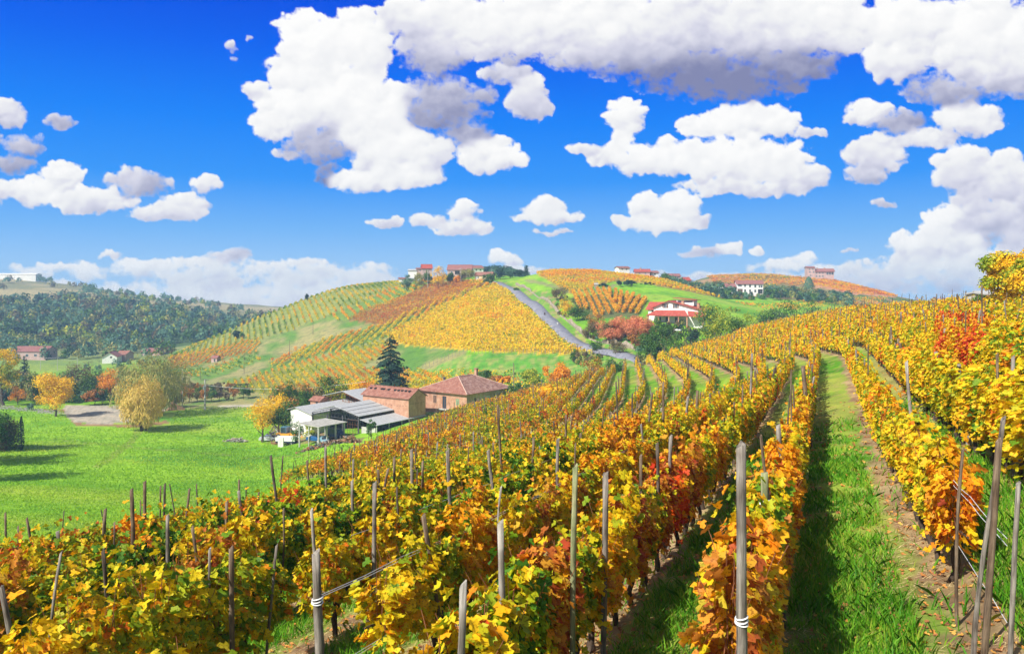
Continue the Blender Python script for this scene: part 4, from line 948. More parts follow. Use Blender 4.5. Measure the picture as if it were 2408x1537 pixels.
# tufted grass of the meadow, seen from above as rough texture
def meadow():
    N = 150000; Y = np.exp(rng.uniform(math.log(38), math.log(262), N)); u = rng.uniform(-40, 900, N); X = (u - U0) / F * Y; z = HT(X, Y); v = H0 - z / Y * F
    cl = fbm(X * .12, Y * .12, 4, 23)
    ok = ~in_near_vines(X, Y) & ~inpoly(u, v, [(140,948),(420,950),(400,1002),(170,1006)]) & (rng.random(N) < .35 + cl) & ~inpoly(u, v, [(690,1000),(870,1000),(870,1045),(690,1045)])
    X, Y, z = X[ok], Y[ok], z[ok]; n = len(X); s = np.clip(Y / 60, 1, 4) * .055
    a = rng.uniform(0, 6.28, n); h = rng.uniform(.07, .20, n) * np.clip(Y / 90, .8, 1.8)
    Vv = np.stack([np.stack([X - np.cos(a) * s, Y - np.sin(a) * s, z - .02], 1), np.stack([X + np.cos(a) * s, Y + np.sin(a) * s, z - .02], 1), np.stack([X + rng.normal(0, .08, n), Y + rng.normal(0, .08, n), z + h], 1)], 1).reshape(-1, 3)
    gm = leaf_mat("meadow_grass", [(0, (.18, .38, .01)), (.4, (.28, .50, .015)), (.75, (.38, .56, .03)), (1, (.50, .56, .06))], .05, .22, .4)
    tag(mobj("meadow_grass", mesh_np("meadow_grass", Vv, np.arange(n * 3).reshape(n, 3), [gm], attrs={"r": ('FACE', 'FLOAT', rng.random(n))})), "bright green tufted grass covering the wide valley meadow", "meadow grass", kind='stuff')
meadow()
# ------------------------------------------------------------------ trees and bushes
bark = noise_mat("bark", (.05, .038, .03), (.15, .115, .09), 3, .95, bump=.5, stretch=(1, 1, .25))
TM = {
 'yellow': leaf_mat("crown_yellow", [(0, (.45, .28, .01)), (.3, (.85, .52, .01)), (.65, (.95, .62, .015)), (1, (.92, .66, .06))], .25, .7, .3),
 'orange': leaf_mat("crown_orange", [(0, (.30, .10, .01)), (.4, (.80, .30, .015)), (.8, (.90, .42, .02)), (1, (.85, .55, .05))], .25, .7, .3),
 'rust': leaf_mat("crown_rust", [(0, (.14, .07, .02)), (.4, (.38, .16, .03)), (.8, (.58, .26, .05)), (1, (.45, .32, .06))], .25, .7, .25),
 'pink': leaf_mat("crown_pink", [(0, (.35, .12, .05)), (.4, (.70, .22, .10)), (.8, (.80, .32, .14)), (1, (.75, .40, .12))], .25, .7, .25),
 'olive': leaf_mat("crown_olive", [(0, (.10, .13, .02)), (.3, (.22, .24, .05)), (.6, (.38, .36, .09)), (.85, (.52, .42, .12)), (1, (.60, .46, .16))], .2, .75, .3),
 'gold': leaf_mat("crown_golden", [(0, (.26, .20, .03)), (.3, (.55, .40, .07)), (.65, (.78, .55, .13)), (1, (.85, .60, .2))], .2, .75, .3),
 'green': leaf_mat("crown_green", [(0, (.02, .06, .008)), (.4, (.05, .13, .015)), (.75, (.11, .22, .025)), (1, (.30, .32, .04))], .25, .7, .25),
 'lime': leaf_mat("crown_lime", [(0, (.06, .14, .01)), (.3, (.20, .32, .015)), (.7, (.50, .50, .03)), (.9, (.75, .62, .03)), (1, (.88, .60, .02))], .3, .65, .3),
 'dark': leaf_mat("crown_dark", [(0, (.008, .03, .018)), (.5, (.018, .055, .03)), (1, (.045, .10, .045))], .4, .7, .1),
 'blue': leaf_mat("crown_bluegreen", [(0, (.05, .12, .08)), (.5, (.10, .22, .13)), (1, (.22, .34, .14))], .2, .7, .2),
 'brown': leaf_mat("crown_brown", [(0, (.06, .045, .03)), (.5, (.17, .12, .05)), (.8, (.22, .19, .06)), (1, (.36, .22, .06))], .2, .7, .2),
 'purple': leaf_mat("crown_purple", [(0, (.05, .03, .04)), (.5, (.13, .07, .08)), (1, (.24, .13, .10))], .2, .7, .15),
}
def crown_leaves(h, w, base, style, N, size, R):
    """leaf clumps spread through lumpy lobes of the crown"""
    if style == 'cone':
        nb = 190; tb = R.beta(1.0, 1.35, nb) * .97; ab = R.uniform(0, 6.28, nb); lb = (w / 2) * (1 - tb) ** .78 * R.uniform(.55, 1.12, nb) + .25
        pr = lb ** 1.5 / (lb ** 1.5).sum(); j = R.choice(nb, N, p=pr); q = R.random(N) ** .7; rad = q * lb[j]; sp = R.normal(0, .16, N) * (1 + rad * .25)
        zz = base + (h - base) * tb[j] - .42 * rad + .10 * rad ** 2 / (w / 2) - R.random(N) ** 2 * .9 * (1 - tb[j])
        c = np.stack([rad * np.cos(ab[j]) - sp * np.sin(ab[j]) * 2, rad * np.sin(ab[j]) + sp * np.cos(ab[j]) * 2, zz], 1)
        nr = np.stack([np.cos(ab[j]) * .6, np.sin(ab[j]) * .6, .7 + 0 * q], 1) + R.normal(0, .4, (N, 3)); return c, nr
    if style == 'weep':
        d = R.normal(size=(N, 3)); d /= np.linalg.norm(d, axis=1, keepdims=True); az = np.arctan2(d[:, 1], d[:, 0]); s0 = R.uniform(0, 50)
        lump = .52 + .75 * fbm(az * 2.2 + s0, d[:, 2] * 2.6 + s0, 4, 77) + .10 * np.sin(az * 3 + s0)
        rr = lump * (1 - .5 * R.random(N) ** 2.2); cz = base + (h - base) * .52
        c = np.stack([d[:, 0] * rr * w / 2, d[:, 1] * rr * w / 2, cz + d[:, 2] * rr * (h - base) * np.where(d[:, 2] > 0, .50, .56)], 1)
        lo = d[:, 2] < 0; c[lo, :2] *= 1.0 + .18 * (-d[lo, 2:3]); c[:, 2] = np.maximum(c[:, 2], base * .5 + R.random(N) * 1.2)
        return c, d + R.normal(0, .3, (N, 3))
    if style == 'cypress':
        tt = R.random(N); a = R.uniform(0, 6.28, N); rad = w / 2 * np.sin(np.clip(tt, .03, 1) ** .7 * math.pi) ** .6 * (.6 + .4 * np.sqrt(R.random(N))) * (1 + .12 * np.sin(a * 4 + tt * 9))
        c = np.stack([rad * np.cos(a), rad * np.sin(a), base + (h - base) * tt], 1); return c, np.stack([np.cos(a), np.sin(a), .3 + 0 * a], 1) + R.normal(0, .3, (N, 3))
    nl = {'round': 26, 'weep': 24, 'bush': 14, 'small': 10, 'tall': 24}.get(style, 20)
    cz = (h + base) / 2; hz = (h - base) / 2; L = []
    for i in range(nl):
        d = R.normal(size=3); d /= np.linalg.norm(d); k = R.uniform(.35, .82)
        wid = w / 2
        if style == 'weep' and d[2] > .3: wid *= .8
        L.append((d[0] * wid * k, d[1] * wid * k, cz + d[2] * hz * k, R.uniform(.26, .46) * min(w / 2, hz) * (1.15 if style in ('bush', 'small') else 1)))
    L = np.array(L); L = np.vstack([L, [[0, 0, cz, .45 * min(w / 2, hz)]]])
    pr = L[:, 3] ** 2; j = R.choice(len(L), N, p=pr / pr.sum())
    d = R.normal(size=(N, 3)); d /= np.linalg.norm(d, axis=1, keepdims=True)
    rr = L[j, 3] * (1 - .55 * R.random(N) ** 2.0) * (1 + R.normal(0, .10, N))
    sq = 1.0
    c = L[j, :3] + d * rr[:, None] * np.array([1, 1, .85])
    nr = d * .8 + R.normal(0, .5, (N, 3)) + np.array([0, 0, .35])
    if style == 'weep':
        f = R.random(N) < .45; c[f, 2] -= R.random(f.sum()) * hz * .55; nr[f, 2] *= .3
        c[:, 2] = np.maximum(c[:, 2], base * .55 + R.random(N) * .6)
    return c, nr
def limbs(mb, h, w, base, R, r0, n=5):
    top = base + (h - base) * .55; lx, ly = R.normal(0, .12, 2) * w * .3
    pts = [Vector((0, 0, -.5)), Vector((lx * .2, ly * .2, base * .5)), Vector((lx * .5, ly * .5, base)), Vector((lx, ly, top))]
    mb.tube(pts, [r0 * 1.25, r0, r0 * .8, r0 * .3], 7)
    for i in range(n):
        a = R.uniform(0, 6.28); z0 = base * .75 + (top - base) * R.random() * .7; t = (z0 - 0) / top; s = Vector((lx * t, ly * t, z0))
        e = s + Vector((math.cos(a) * w * .33, math.sin(a) * w * .33, (h - base) * R.uniform(.2, .4))); m_ = s.lerp(e, .5) + Vector((0, 0, -.04 * h))
        mb.tube([s, m_, e], [r0 * .45, r0 * .3, r0 * .1], 5)
def tree(name, label, cat, p, h, w, mat, style='round', base=None, N=2200, size=.3, seed=1, group=None, mix=None, r0=None, twin=None):
    R = np.random.default_rng(seed); base = h * .2 if base is None else base
    root = empty(name, p); tag(root, label, cat, group)
    if style not in ('bush',):
        mb = MB(); r0 = r0 or max(.09, h * .022)
        if style in ('cone', 'cypress'): mb.tube([(0, 0, -.5), (0, 0, h * .5), (0, 0, h * .97)], [r0 * 1.2, r0 * .7, .03], 7)
        else: limbs(mb, h, w, base, R, r0, 6 if w > 3 else 3)
        if twin: mb.tube([(.9, .3, -.5), (1.1, .2, base), (1.6, .4, h * .5)], [r0, r0 * .8, r0 * .3], 6)
        mb.build("trunk", bark, root)
    c, nr = crown_leaves(h, w, base, style, N, size, R)
    if style == 'weep':      # hanging shoots: long narrow leaves pointing down
        nr = nr / np.linalg.norm(nr, axis=1, keepdims=True); nn = nr * np.array([1, 1, .25]); n_ = len(c); s = R.uniform(.7, 1.5, n_) * size
        side = np.cross(nn, [0, 0, 1.0]); side /= np.linalg.norm(side, axis=1, keepdims=True) + 1e-6; dn = np.array([0, 0, -1.0]) + R.normal(0, .3, (n_, 3)) + nr * .35
        V = np.stack([c - dn * s[:, None] * .6, c + side * s[:, None] * .22, c + dn * s[:, None] * .6, c - side * s[:, None] * .22], 1).reshape(-1, 3); f = np.arange(n_ * 4).reshape(n_, 4)
    else: V, f = leaves_quad(c, nr, R.uniform(.6, 1.35, len(c)) * size)
    mats = [TM[mat]]; mi = None
    if mix: mats.append(TM[mix[0]]); pn = fbm(c[:, 0] * .35 + seed, c[:, 2] * .35 + c[:, 1] * .3, 3, seed); mi = (pn + R.normal(0, .06, len(c)) > mix[1]).astype(int)
    r = R.beta(1.7, 1.7, len(c))
    mobj("crown", mesh_np("crown", V, f, mats, mi, {"r": ('FACE', 'FLOAT', r)}), root)
    return root
def pxtree(name, label, cat, u, vb, vt, wpx, Y, mat, **kw):
    p = P(u, Y); zt = -(vt - H0) / F * Y; h = max(zt - p.z, 1.0)
    return tree(name, label, cat, p, h, wpx / F * Y * (1.0 if kw.get('style') == 'cypress' else 1.28), mat, **kw)
# left valley (u, -, v_top, width, distance)
pxtree("yellow_tree", "golden yellow round tree at the edge of the gravel yard", "tree", 131, 972, 866, 84, 238, 'yellow', N=8500, size=.42, seed=3, base=1.5, mix=('orange', .75))
pxtree("small_orange_tree", "small round orange tree beside the lane on the far left", "tree", 42, 948, 907, 33, 262, 'orange', style='small', N=1500, size=.3, seed=4, base=1.0)
pxtree("willow_tree", "smaller golden-olive weeping willow on the meadow, in front of the bigger one", "tree", 334, 1015, 888, 92, 212, 'gold', style='weep', N=10000, size=.42, seed=5, base=1.2, twin=True, r0=.4)
pxtree("willow_tree", "bigger olive weeping willow standing behind the smaller one", "tree", 366, 965, 836, 146, 243, 'olive', style='weep', N=11000, size=.5, seed=6, base=1.6, r0=.5)
pxtree("conifer", "dark blue-green conifer poking up behind the trees on the far left", "tree", 58, 900, 833, 40, 300, 'dark', style='cone', N=1800, size=.5, seed=7)
pxtree("poplar_tree", "tall pale yellow-green tree at the left edge of the photo", "tree", 8, 900, 795, 56, 262, 'lime', style='tall', N=5600, size=.42, seed=8, base=1.5, mix=('yellow', .5))
pxtree("dark_bush", "big dark green bush on the meadow at the left edge", "bush", 14, 1030, 966, 96, 172, 'green', style='bush', N=6500, size=.32, seed=9, base=-.8, mix=('brown', .5))
pxtree("cypress_bush", "pointed dark green shrub rising from the dark bush on the left", "bush", 50, 1010, 978, 14, 170, 'dark', style='cypress', N=700, size=.25, seed=10, base=0)
pxtree("agave_plant", "small spiky grey-green plant beside the lane", "plant", 71, 962, 946, 14, 250, 'blue', style='bush', N=160, size=.5, seed=11, base=-.2)
for i, (u, vt, w, Y, m, st, nm, lb) in enumerate([
 (6,917,36,268,'dark','bush',"dark_shrub","dark green shrub at the left edge beside the lane"),
 (30,868,60,292,'purple','round',"purple_tree","dull purple leafless-looking tree behind the small orange tree"),
 (72,878,48,285,'purple','round',"purple_tree","purple-brown tree just left of the golden yellow tree"),
 (90,864,54,284,'olive','round',"olive_tree","pale olive tree peeking over the left side of the golden tree"),
 (100,880,46,272,'green','round',"green_tree","dark green tree touching the left side of the golden tree"),
 (158,864,34,300,'green','round',"green_tree","deep green round tree showing above the golden tree's right side"),
 (192,845,62,285,'brown','tall',"brown_green_tree","tall brown-green tree right of the golden yellow tree"),
 (175,890,50,276,'green','round',"green_tree","dark green tree low behind the gravel yard, beside the golden tree"),
 (212,875,46,278,'green','round',"green_tree","bushy green tree behind the middle of the gravel yard"),
 (232,880,40,290,'brown','round',"brown_tree","brown tree left of the narrow orange tree"),
 (222,912,42,266,'rust','round',"rust_tree","small rust-coloured tree behind the gravel yard"),
 (259,862,46,274,'orange','tall',"orange_tree","narrow orange-brown tree between gravel yard and willows"),
 (285,843,46,296,'olive','round',"olive_tree","pale olive tree top left above the bigger willow"),
 (240,915,40,268,'green','round',"green_tree","low dark green tree right behind the rust-coloured tree"),
 (205,925,40,266,'green','bush',"green_bush","low green bush at the back edge of the gravel yard"),
 (410,908,40,262,'brown','round',"brown_tree","dull brown tree at the right foot of the bigger willow")]):
    pxtree(nm, lb, "bush" if st == 'bush' else "tree", u, 950, vt, w, Y, m, style=st, N=2600, size=.42, seed=20 + i, base=1.0)
for i, (u, Y, h) in enumerate([(-75, 166, 21), (-150, 150, 20), (-60, 148, 13), (-110, 128, 15)]):
    tree("roadside_tree", "tall tree just outside the left edge, %s from the front, shading the meadow" % ordn(4 - i), "tree", P(u, Y), h, 12, 'green', N=2600, size=.55, seed=400 + i, base=2.5)
# orchard of small dark round trees behind the lane
op = [(u + random.uniform(-4, 4), Y + random.uniform(-2, 2), v) for (Y, v) in ((276, 912), (290, 905), (303, 899)) for u in range(432, 600, 17)]
oid = 0
for (u, Y, v) in op:
    oid += 1
    if oid > 30: break
    m = random.choice(['brown', 'brown', 'green', 'rust']); rw = {0: "front", 1: "middle", 2: "back"}[min((oid - 1) // 10, 2)]
    pxtree("orchard_tree", "%s orchard tree, %s from the left in the %s row of the orchard" % ({'brown': 'brown-green', 'green': 'dark green', 'rust': 'rusty'}[m], ordn((oid - 1) % 10 + 1), rw), "tree", u, 0, v + random.uniform(-5, 5), 24, Y, m, style='small', N=560, size=.4, seed=60 + oid, base=.8, group="orchard trees behind the lane")
# farm trees
pxtree("spruce_tree", "tall dark spruce towering behind the brick barn", "tree", 918, 935, 778, 118, 216, 'dark', style='cone', N=19000, size=.50, seed=120, base=.6, r0=.3)
for i, (u, vt, w, Y, m, st, N, sz, bs, nm, lb, mx) in enumerate([
 (617,930,62,196,'yellow','round',2600,.34,2.6,"yellow_tree","bright yellow thin tree beside the excavator, leftmost at the farm",None),
 (655,915,52,203,'yellow','round',2600,.36,2.0,"yellow_tree","bright yellow tree just right of the leftmost yellow tree",None),
 (690,888,100,222,'rust','round',5200,.42,2.0,"walnut_tree","large brown-green tree behind the sheds with yellow patches",('green', .5)),
 (672,940,66,200,'green','round',3600,.36,1.4,"green_tree","dark green tree in front of the large brown-green one",None),
 (722,905,40,212,'green','round',3000,.36,1.4,"green_tree","dense green tree left of the small brick hut",None),
 (785,872,92,224,'lime','round',4600,.40,1.6,"lime_tree","yellow and green tree behind the grey-roofed open shed",('green', .52)),
 (760,905,44,220,'brown','round',2200,.38,1.4,"brown_tree","brown-green tree above the small brick hut",None),
 (833,888,54,221,'yellow','round',2200,.38,1.2,"yellow_tree","yellow tree left of the spruce",None),
 (862,888,58,222,'orange','round',2600,.40,1.2,"apricot_tree","pale orange tree between yellow tree and spruce",None),
 (1310,850,66,168,'orange','round',4200,.32,.6,"orange_tree","bright orange tree at the edge of the near vines",None),
 (1300,905,70,120,'yellow','round',3600,.26,.2,"golden_tree","golden orange tree standing among the vines below the road",('orange', .5)),
 (1396,832,58,190,'rust','round',2600,.34,.6,"rust_tree","rusty brown tree near the lower end of the road",('lime', .55)),
 (1142,866,36,226,'green','bush',1800,.34,.2,"green_bush","dark green bush behind the farmhouse roof",None),
 (1190,882,40,222,'orange','bush',1500,.34,-.3,"orange_bush","orange-red bush right of the farmhouse roof",None),
 (1168,878,26,224,'rust','bush',900,.34,-.3,"rust_bush","rusty bush between green bush and orange-red bush",None),
 (1250,868,56,215,'lime','bush',2400,.34,-.2,"lime_bush","yellow-green bush right of the wooden pole",None),
 (1222,895,50,205,'green','bush',2000,.34,-.4,"green_bush","green bush at the foot of the wooden pole",None),
 (1450,838,50,196,'green','bush',2200,.34,-.3,"green_bush","green bush left of the point where the road disappears",None),
 (700,985,30,186,'green','bush',1100,.28,-.3,"green_bush","light green bush against the white shed wall",None),
 (728,983,26,184,'lime','bush',900,.28,-.3,"lime_bush","lime green bush beside the carport roof",None),
 (873,982,20,171,'green','small',800,.26,.8,"young_tree","young green tree in front of the low lean-to roof",None)]):
    pxtree(nm, lb, "bush" if st == 'bush' else "tree", u, 0, vt, w, Y, m, style=st, N=N, size=sz, seed=130 + i, base=bs, mix=mx)
# right side: around villa, road bank, far hills
for i, (u, vt, w, Y, m, st, N, sz, nm, lb, mx) in enumerate([
 (1692,694,90,218,'lime','round',6500,.40,"lime_tree","large yellow-green tree right of the red-roofed villa",('green', .60)),
 (1742,735,56,214,'green','round',3400,.36,"green_tree","dark green tree right of the large yellow-green tree",None),
 (1765,720,44,226,'lime','round',1600,.36,"lime_tree","small yellow-green tree behind the dark green tree",None),
 (1625,752,40,214,'dark','bush',2400,.34,"dark_bush","dark green bush in front of the villa's right corner",None),
 (1560,742,56,222,'green','round',4200,.36,"green_tree","green tree directly in front of the villa porch",None),
 (1592,765,56,210,'brown','round',3600,.34,"brown_tree","brown-green tree in front of the villa garden wall",('green', .5)),
 (1530,772,52,212,'green','round',3400,.34,"green_tree","dark green tree left of the villa's front garden",None),
 (1660,780,60,204,'green','bush',3600,.32,"green_bush","green thicket in front of the large yellow-green tree",None),
 (1478,737,100,246,'pink','bush',7500,.34,"pink_orchard_tree","wide salmon-pink tree crown left of the villa",None),
 (1436,740,66,252,'pink','bush',4200,.34,"pink_orchard_tree","salmon-orange tree at the lower end of the orange rows",None),
 (1514,745,56,244,'pink','bush',3600,.34,"pink_orchard_tree","salmon-pink tree crown touching the villa's left side",None),
 (1500,785,50,232,'rust','round',2600,.34,"rust_tree","rusty brown tree below the salmon-pink crowns",None),
 (1432,755,32,250,'brown','round',1600,.32,"brown_tree","small brown fruit tree with bare trunk above the road",None),
 (1392,752,40,262,'brown','bush',2200,.32,"brown_bush","brown bush on the bank above the road",None),
 (1400,725,34,268,'rust','bush',1600,.32,"rust_bush","rusty bush at the top of the road bank",None),
 (1362,715,40,284,'green','bush',2200,.34,"green_bush","olive green bush on the bank, below the yellow bush",None),
 (1332,698,30,296,'lime','bush',1800,.34,"yellow_bush","bright yellow bush on the bank above the road",('yellow', .4)),
 (1314,670,34,322,'brown','bush',2000,.36,"olive_bush","round olive bush at the top of the road bank",None),
 (1213,675,16,372,'green','bush',700,.36,"green_bush","small green bush beside the road near the village",None),
 (1545,800,40,212,'dark','bush',2000,.3,"dark_bush","dark bush low on the bank, just above the end of the road",None),
 (1600,800,50,204,'green','bush',2600,.3,"green_bush","green bush between near vines and the villa garden",None),
 (1400,790,30,244,'green','bush',1300,.3,"green_bush","green bush on top of the stone wall",None),
 (1450,795,34,232,'brown','bush',1500,.3,"brown_bush","brown bush right of the stone wall",None),
 (1420,665,26,372,'dark','bush',900,.4,"dark_hedge_bush","dark hedge bush, leftmost of the line across the green slope",None),
 (1470,655,50,372,'dark','bush',2000,.4,"dark_hedge","long dark hedge across the green slope above the villa",None),
 (1520,664,50,378,'dark','bush',1800,.4,"dark_hedge","dark hedge right of the long one, above the villa",None),
 (1570,678,50,384,'dark','bush',1500,.4,"dark_hedge","dark hedge at the lower right end of the line above the villa",None),
 (1815,715,60,270,'dark','round',3600,.40,"oak_tree","dark green oak, leftmost of the three dark oaks behind the near crest",('green', .45)),
 (1862,700,66,262,'green','round',4200,.40,"oak_tree","tall green oak, middle of the three dark oaks behind the near crest",('dark', .5)),
 (1915,684,70,258,'green','round',4800,.40,"oak_tree","tallest green oak, rightmost of the three behind the near crest",('dark', .5)),
 (1780,728,50,280,'lime','bush',1600,.4,"yellow_bush","yellow-green bush left of the three dark oaks",None),
 (1720,722,44,330,'lime','bush',1300,.4,"yellow_bush","yellow-green bush on the slope below the long white house",None),
 (2368,583,100,64,'lime','round',11000,.20,"mulberry_tree","tall yellow-green tree on the crest at the right edge of the photo",('yellow', .60)),
 (2430,575,90,60,'lime','round',6000,.20,"mulberry_tree","yellow tree cut by the right edge of the photo",('yellow', .45)),
 (2300,676,36,74,'green','bush',1500,.16,"green_bush","low green bush left of the tall tree on the crest",None)]):
    pxtree(nm, lb, "bush" if st == 'bush' else "tree", u, 0, vt, w, Y, m, style=st, N=N, size=sz, seed=180 + i, base=(-.4 if st == 'bush' else 1.6), mix=mx)
pxtree("cypress_tree", "oval blue-green cypress below the ruin-like villa on the hill", "tree", 1902, 0, 650, 26, 500, 'blue', style='cypress', N=2200, size=.55, seed=240, base=.5)
pxtree("beige_tree", "pale beige tree left of the oval cypress", "tree", 1882, 0, 672, 17, 496, 'olive', style='small', N=600, size=.5, seed=241)
# village trees on the middle hill
for i, (u, vt, w, Y, m, nm, lb) in enumerate([
 (1031,620,32,440,'yellow',"orange_tree","big orange tree in front of the village roofs"),
 (957,641,22,450,'blue',"blue_green_tree","small blue-green tree at the left end of the village"),
 (985,640,24,452,'olive',"pale_tree","pale tree right of the little blue-green one at the village"),
 (1007,634,20,452,'green',"green_tree","green tree just left of the big orange village tree"),
 (1060,640,20,448,'green',"green_tree","dark green tree right of the big orange village tree"),
 (1076,646,14,440,'orange',"small_orange_tree","small orange tree beside the arched farm building"),
 (1100,626,28,446,'olive',"lime_tree","yellow-green tree in front of the arched farm building"),
 (1085,640,18,446,'brown',"brown_tree","brown tree below the yellow-green village tree"),
 (1148,641,24,418,'green',"green_tree","dark green tree in front of the yellow village house"),
 (1176,622,34,450,'dark',"dark_conifer","large dark conifer right of the yellow village house"),
 (1200,628,30,456,'blue',"dark_tree","dark blue-green tree between conifer and hilltop vines"),
 (1222,632,26,452,'dark',"dark_tree","low dark tree at the left edge of hilltop vines"),
 (1238,622,12,470,'dark',"dark_tree","lone small dark tree on the skyline before the hilltop vines"),
 (722,688,9,470,'dark',"lone_tree","lone little dark tree on the skyline of the long slope"),
 (556,775,14,425,'dark',"dark_bush","dark round bush between vine plots on the long slope"),
 (570,780,10,420,'green',"green_bush","small green bush beside the dark one on the long slope")]):
    pxtree(nm, lb, "tree", u, 0, vt, w, Y, m, style='round', N=1500 if w > 12 else 500, size=.5, seed=260 + i, base=.6)
# wooded masses that read as one: the far-left forest, woods behind the village, valley floor scrub, belt below the white house
def wood_mass(name, label, spec, seed):
    R = np.random.default_rng(seed); C = Cloud(); mats = [TM[k] for k in ('blue', 'green', 'olive', 'dark', 'brown', 'lime')]
    for (n, ulo, uhi, Ylo, Yhi, hlo, hhi, ws, cond, q, sz) in spec:
        k = 0; tr = 0
        while k < n and tr < n * 8:
            tr += 1; u = R.uniform(ulo, uhi); Y = R.uniform(Ylo, Yhi); p = P(u, Y); v = H0 - p.z / Y * F
            if not cond(u, v, Y): continue
            k += 1; h = R.uniform(hlo, hhi); w = h * R.uniform(.6, .95); mi = R.choice(6, p=ws)
            d = R.normal(size=(q, 3)); d /= np.linalg.norm(d, axis=1, keepdims=True); d[:, 2] = np.abs(d[:, 2]) * 1.0 - .25
            rad = (1 - .35 * R.random(q) ** 2)[:, None] * (1 + .18 * np.sin(d[:, :1] * 7 + d[:, 1:2] * 6 + k))
            c = np.array([p.x, p.y, p.z + h * .35]) + d * rad * np.array([w / 2, w / 2, h * .62])
            V, f = leaves_quad(c, d + R.normal(0, .4, (q, 3)), R.uniform(.7, 1.3, q) * sz); C.add(V, f, mi, R.beta(1.7, 1.7, q))
    o = mobj(name, C.mesh(name, mats)); tag(o, label, "woods", kind='stuff')
ws1 = [.34, .22, .12, .12, .12, .08]
wood_mass("forest", "hazy blue forest covering the far slope on the left", [
 (900, -500, 640, 560, 800, 9, 15, ws1, lambda u, v, Y: v > 700 + 26 * math.sin(u * .012 + 1) * .6 + (0 if u < 420 else (u - 420) * .05), 90, 1.9),
 (150, -300, 640, 800, 1150, 7, 12, ws1, lambda u, v, Y: fbm(np.array([u * .02]), np.array([Y * .01]), 2, 3)[0] > .56, 60, 1.9),
 (150, -200, 400, 455, 560, 6, 12, [.3, .2, .2, .15, .1, .05], lambda u, v, Y: True, 90, 1.3)], 5)
wood_mass("tree_line", "dense belt of dark autumn trees behind the lane and gravel yard", [
 (46, -60, 300, 276, 300, 7, 11.5, [.18, .30, .12, .05, .35, 0], lambda u, v, Y: True, 420, .6), (40, -60, 270, 268, 280, 2, 5, [.15, .45, .05, .1, .25, 0], lambda u, v, Y: True, 200, .5), (26, 200, 420, 330, 400, 3, 6, [.4, .3, .1, 0, .2, 0], lambda u, v, Y: True, 150, .6)], 9)
wood_mass("woods", "dark woods on the hilltop behind the village roofs", [
 (260, 1035, 1240, 560, 740, 5, 8, [.3, .25, 0, .4, .05, 0], lambda u, v, Y: True, 80, 1.2)], 6)
wood_mass("tree_belt", "bluish belt of trees around the long white house", [
 (150, 1560, 1720, 440, 500, 5, 8, [.4, .3, .1, .15, .05, 0], lambda u, v, Y: True, 110, .9), (34, 1600, 1715, 505, 540, 4, 7, [.5, .2, .1, .15, .05, 0], lambda u, v, Y: True, 90, .9),
 (150, 1795, 2000, 450, 505, 4, 8, [.4, .25, .12, .15, .08, 0], lambda u, v, Y: True, 110, .9), (50, 1700, 1800, 440, 462, 2.5, 4, [.4, .25, .12, .15, .08, 0], lambda u, v, Y: True, 80, .7)], 7)
wood_mass("bank_scrub", "tangled bushes and weeds on the bank between road and villa", [
 (130, 1345, 1640, 232, 262, 1, 2.6, [.1, .3, .15, .15, .25, .05], lambda u, v, Y: seg_dist(np.array([P(u, Y).x]), np.array([Y]), ROADW)[0] > 4.5, 110, .4),
 (60, 1270, 1370, 290, 330, .6, 1.6, [.05, .25, .25, .05, .3, .1], lambda u, v, Y: seg_dist(np.array([P(u, Y).x]), np.array([Y]), ROADW)[0] > 4.5, 80, .4),
 (90, 1500, 1720, 205, 235, 1.5, 3.5, [.1, .4, .1, .25, .15, 0], lambda u, v, Y: True, 130, .42)], 8)
# ------------------------------------------------------------------ buildings
def tile_mat(name, c1, c2, c3, band=9.0):
    m, nt, b = newmat(name, .85); L = nt.links
    tc = nt.nodes.new("ShaderNodeTexCoord"); n = nt.nodes.new("ShaderNodeTexNoise"); n.inputs["Scale"].default_value = 1.3; n.inputs["Detail"].default_value = 9; n.inputs["Roughness"].default_value = .75; L.new(tc.outputs["Object"], n.inputs[0])
    r = ramp(nt, [(.33, c1), (.5, c2), (.66, c3)]); L.new(n.outputs[0], r.inputs[0]); L.new(r.outputs[0], b.inputs["Base Color"])
    w = nt.nodes.new("ShaderNodeTexWave"); w.inputs["Scale"].default_value = band / 6.28; w.inputs["Distortion"].default_value = 1.5; w.inputs["Detail"].default_value = 2; L.new(tc.outputs["Object"], w.inputs[0])
    bp = nt.nodes.new("ShaderNodeBump"); bp.inputs["Strength"].default_value = .6; bp.inputs["Distance"].default_value = .08; L.new(w.outputs[0], bp.inputs["Height"]); L.new(bp.outputs[0], b.inputs["Normal"])
    return m
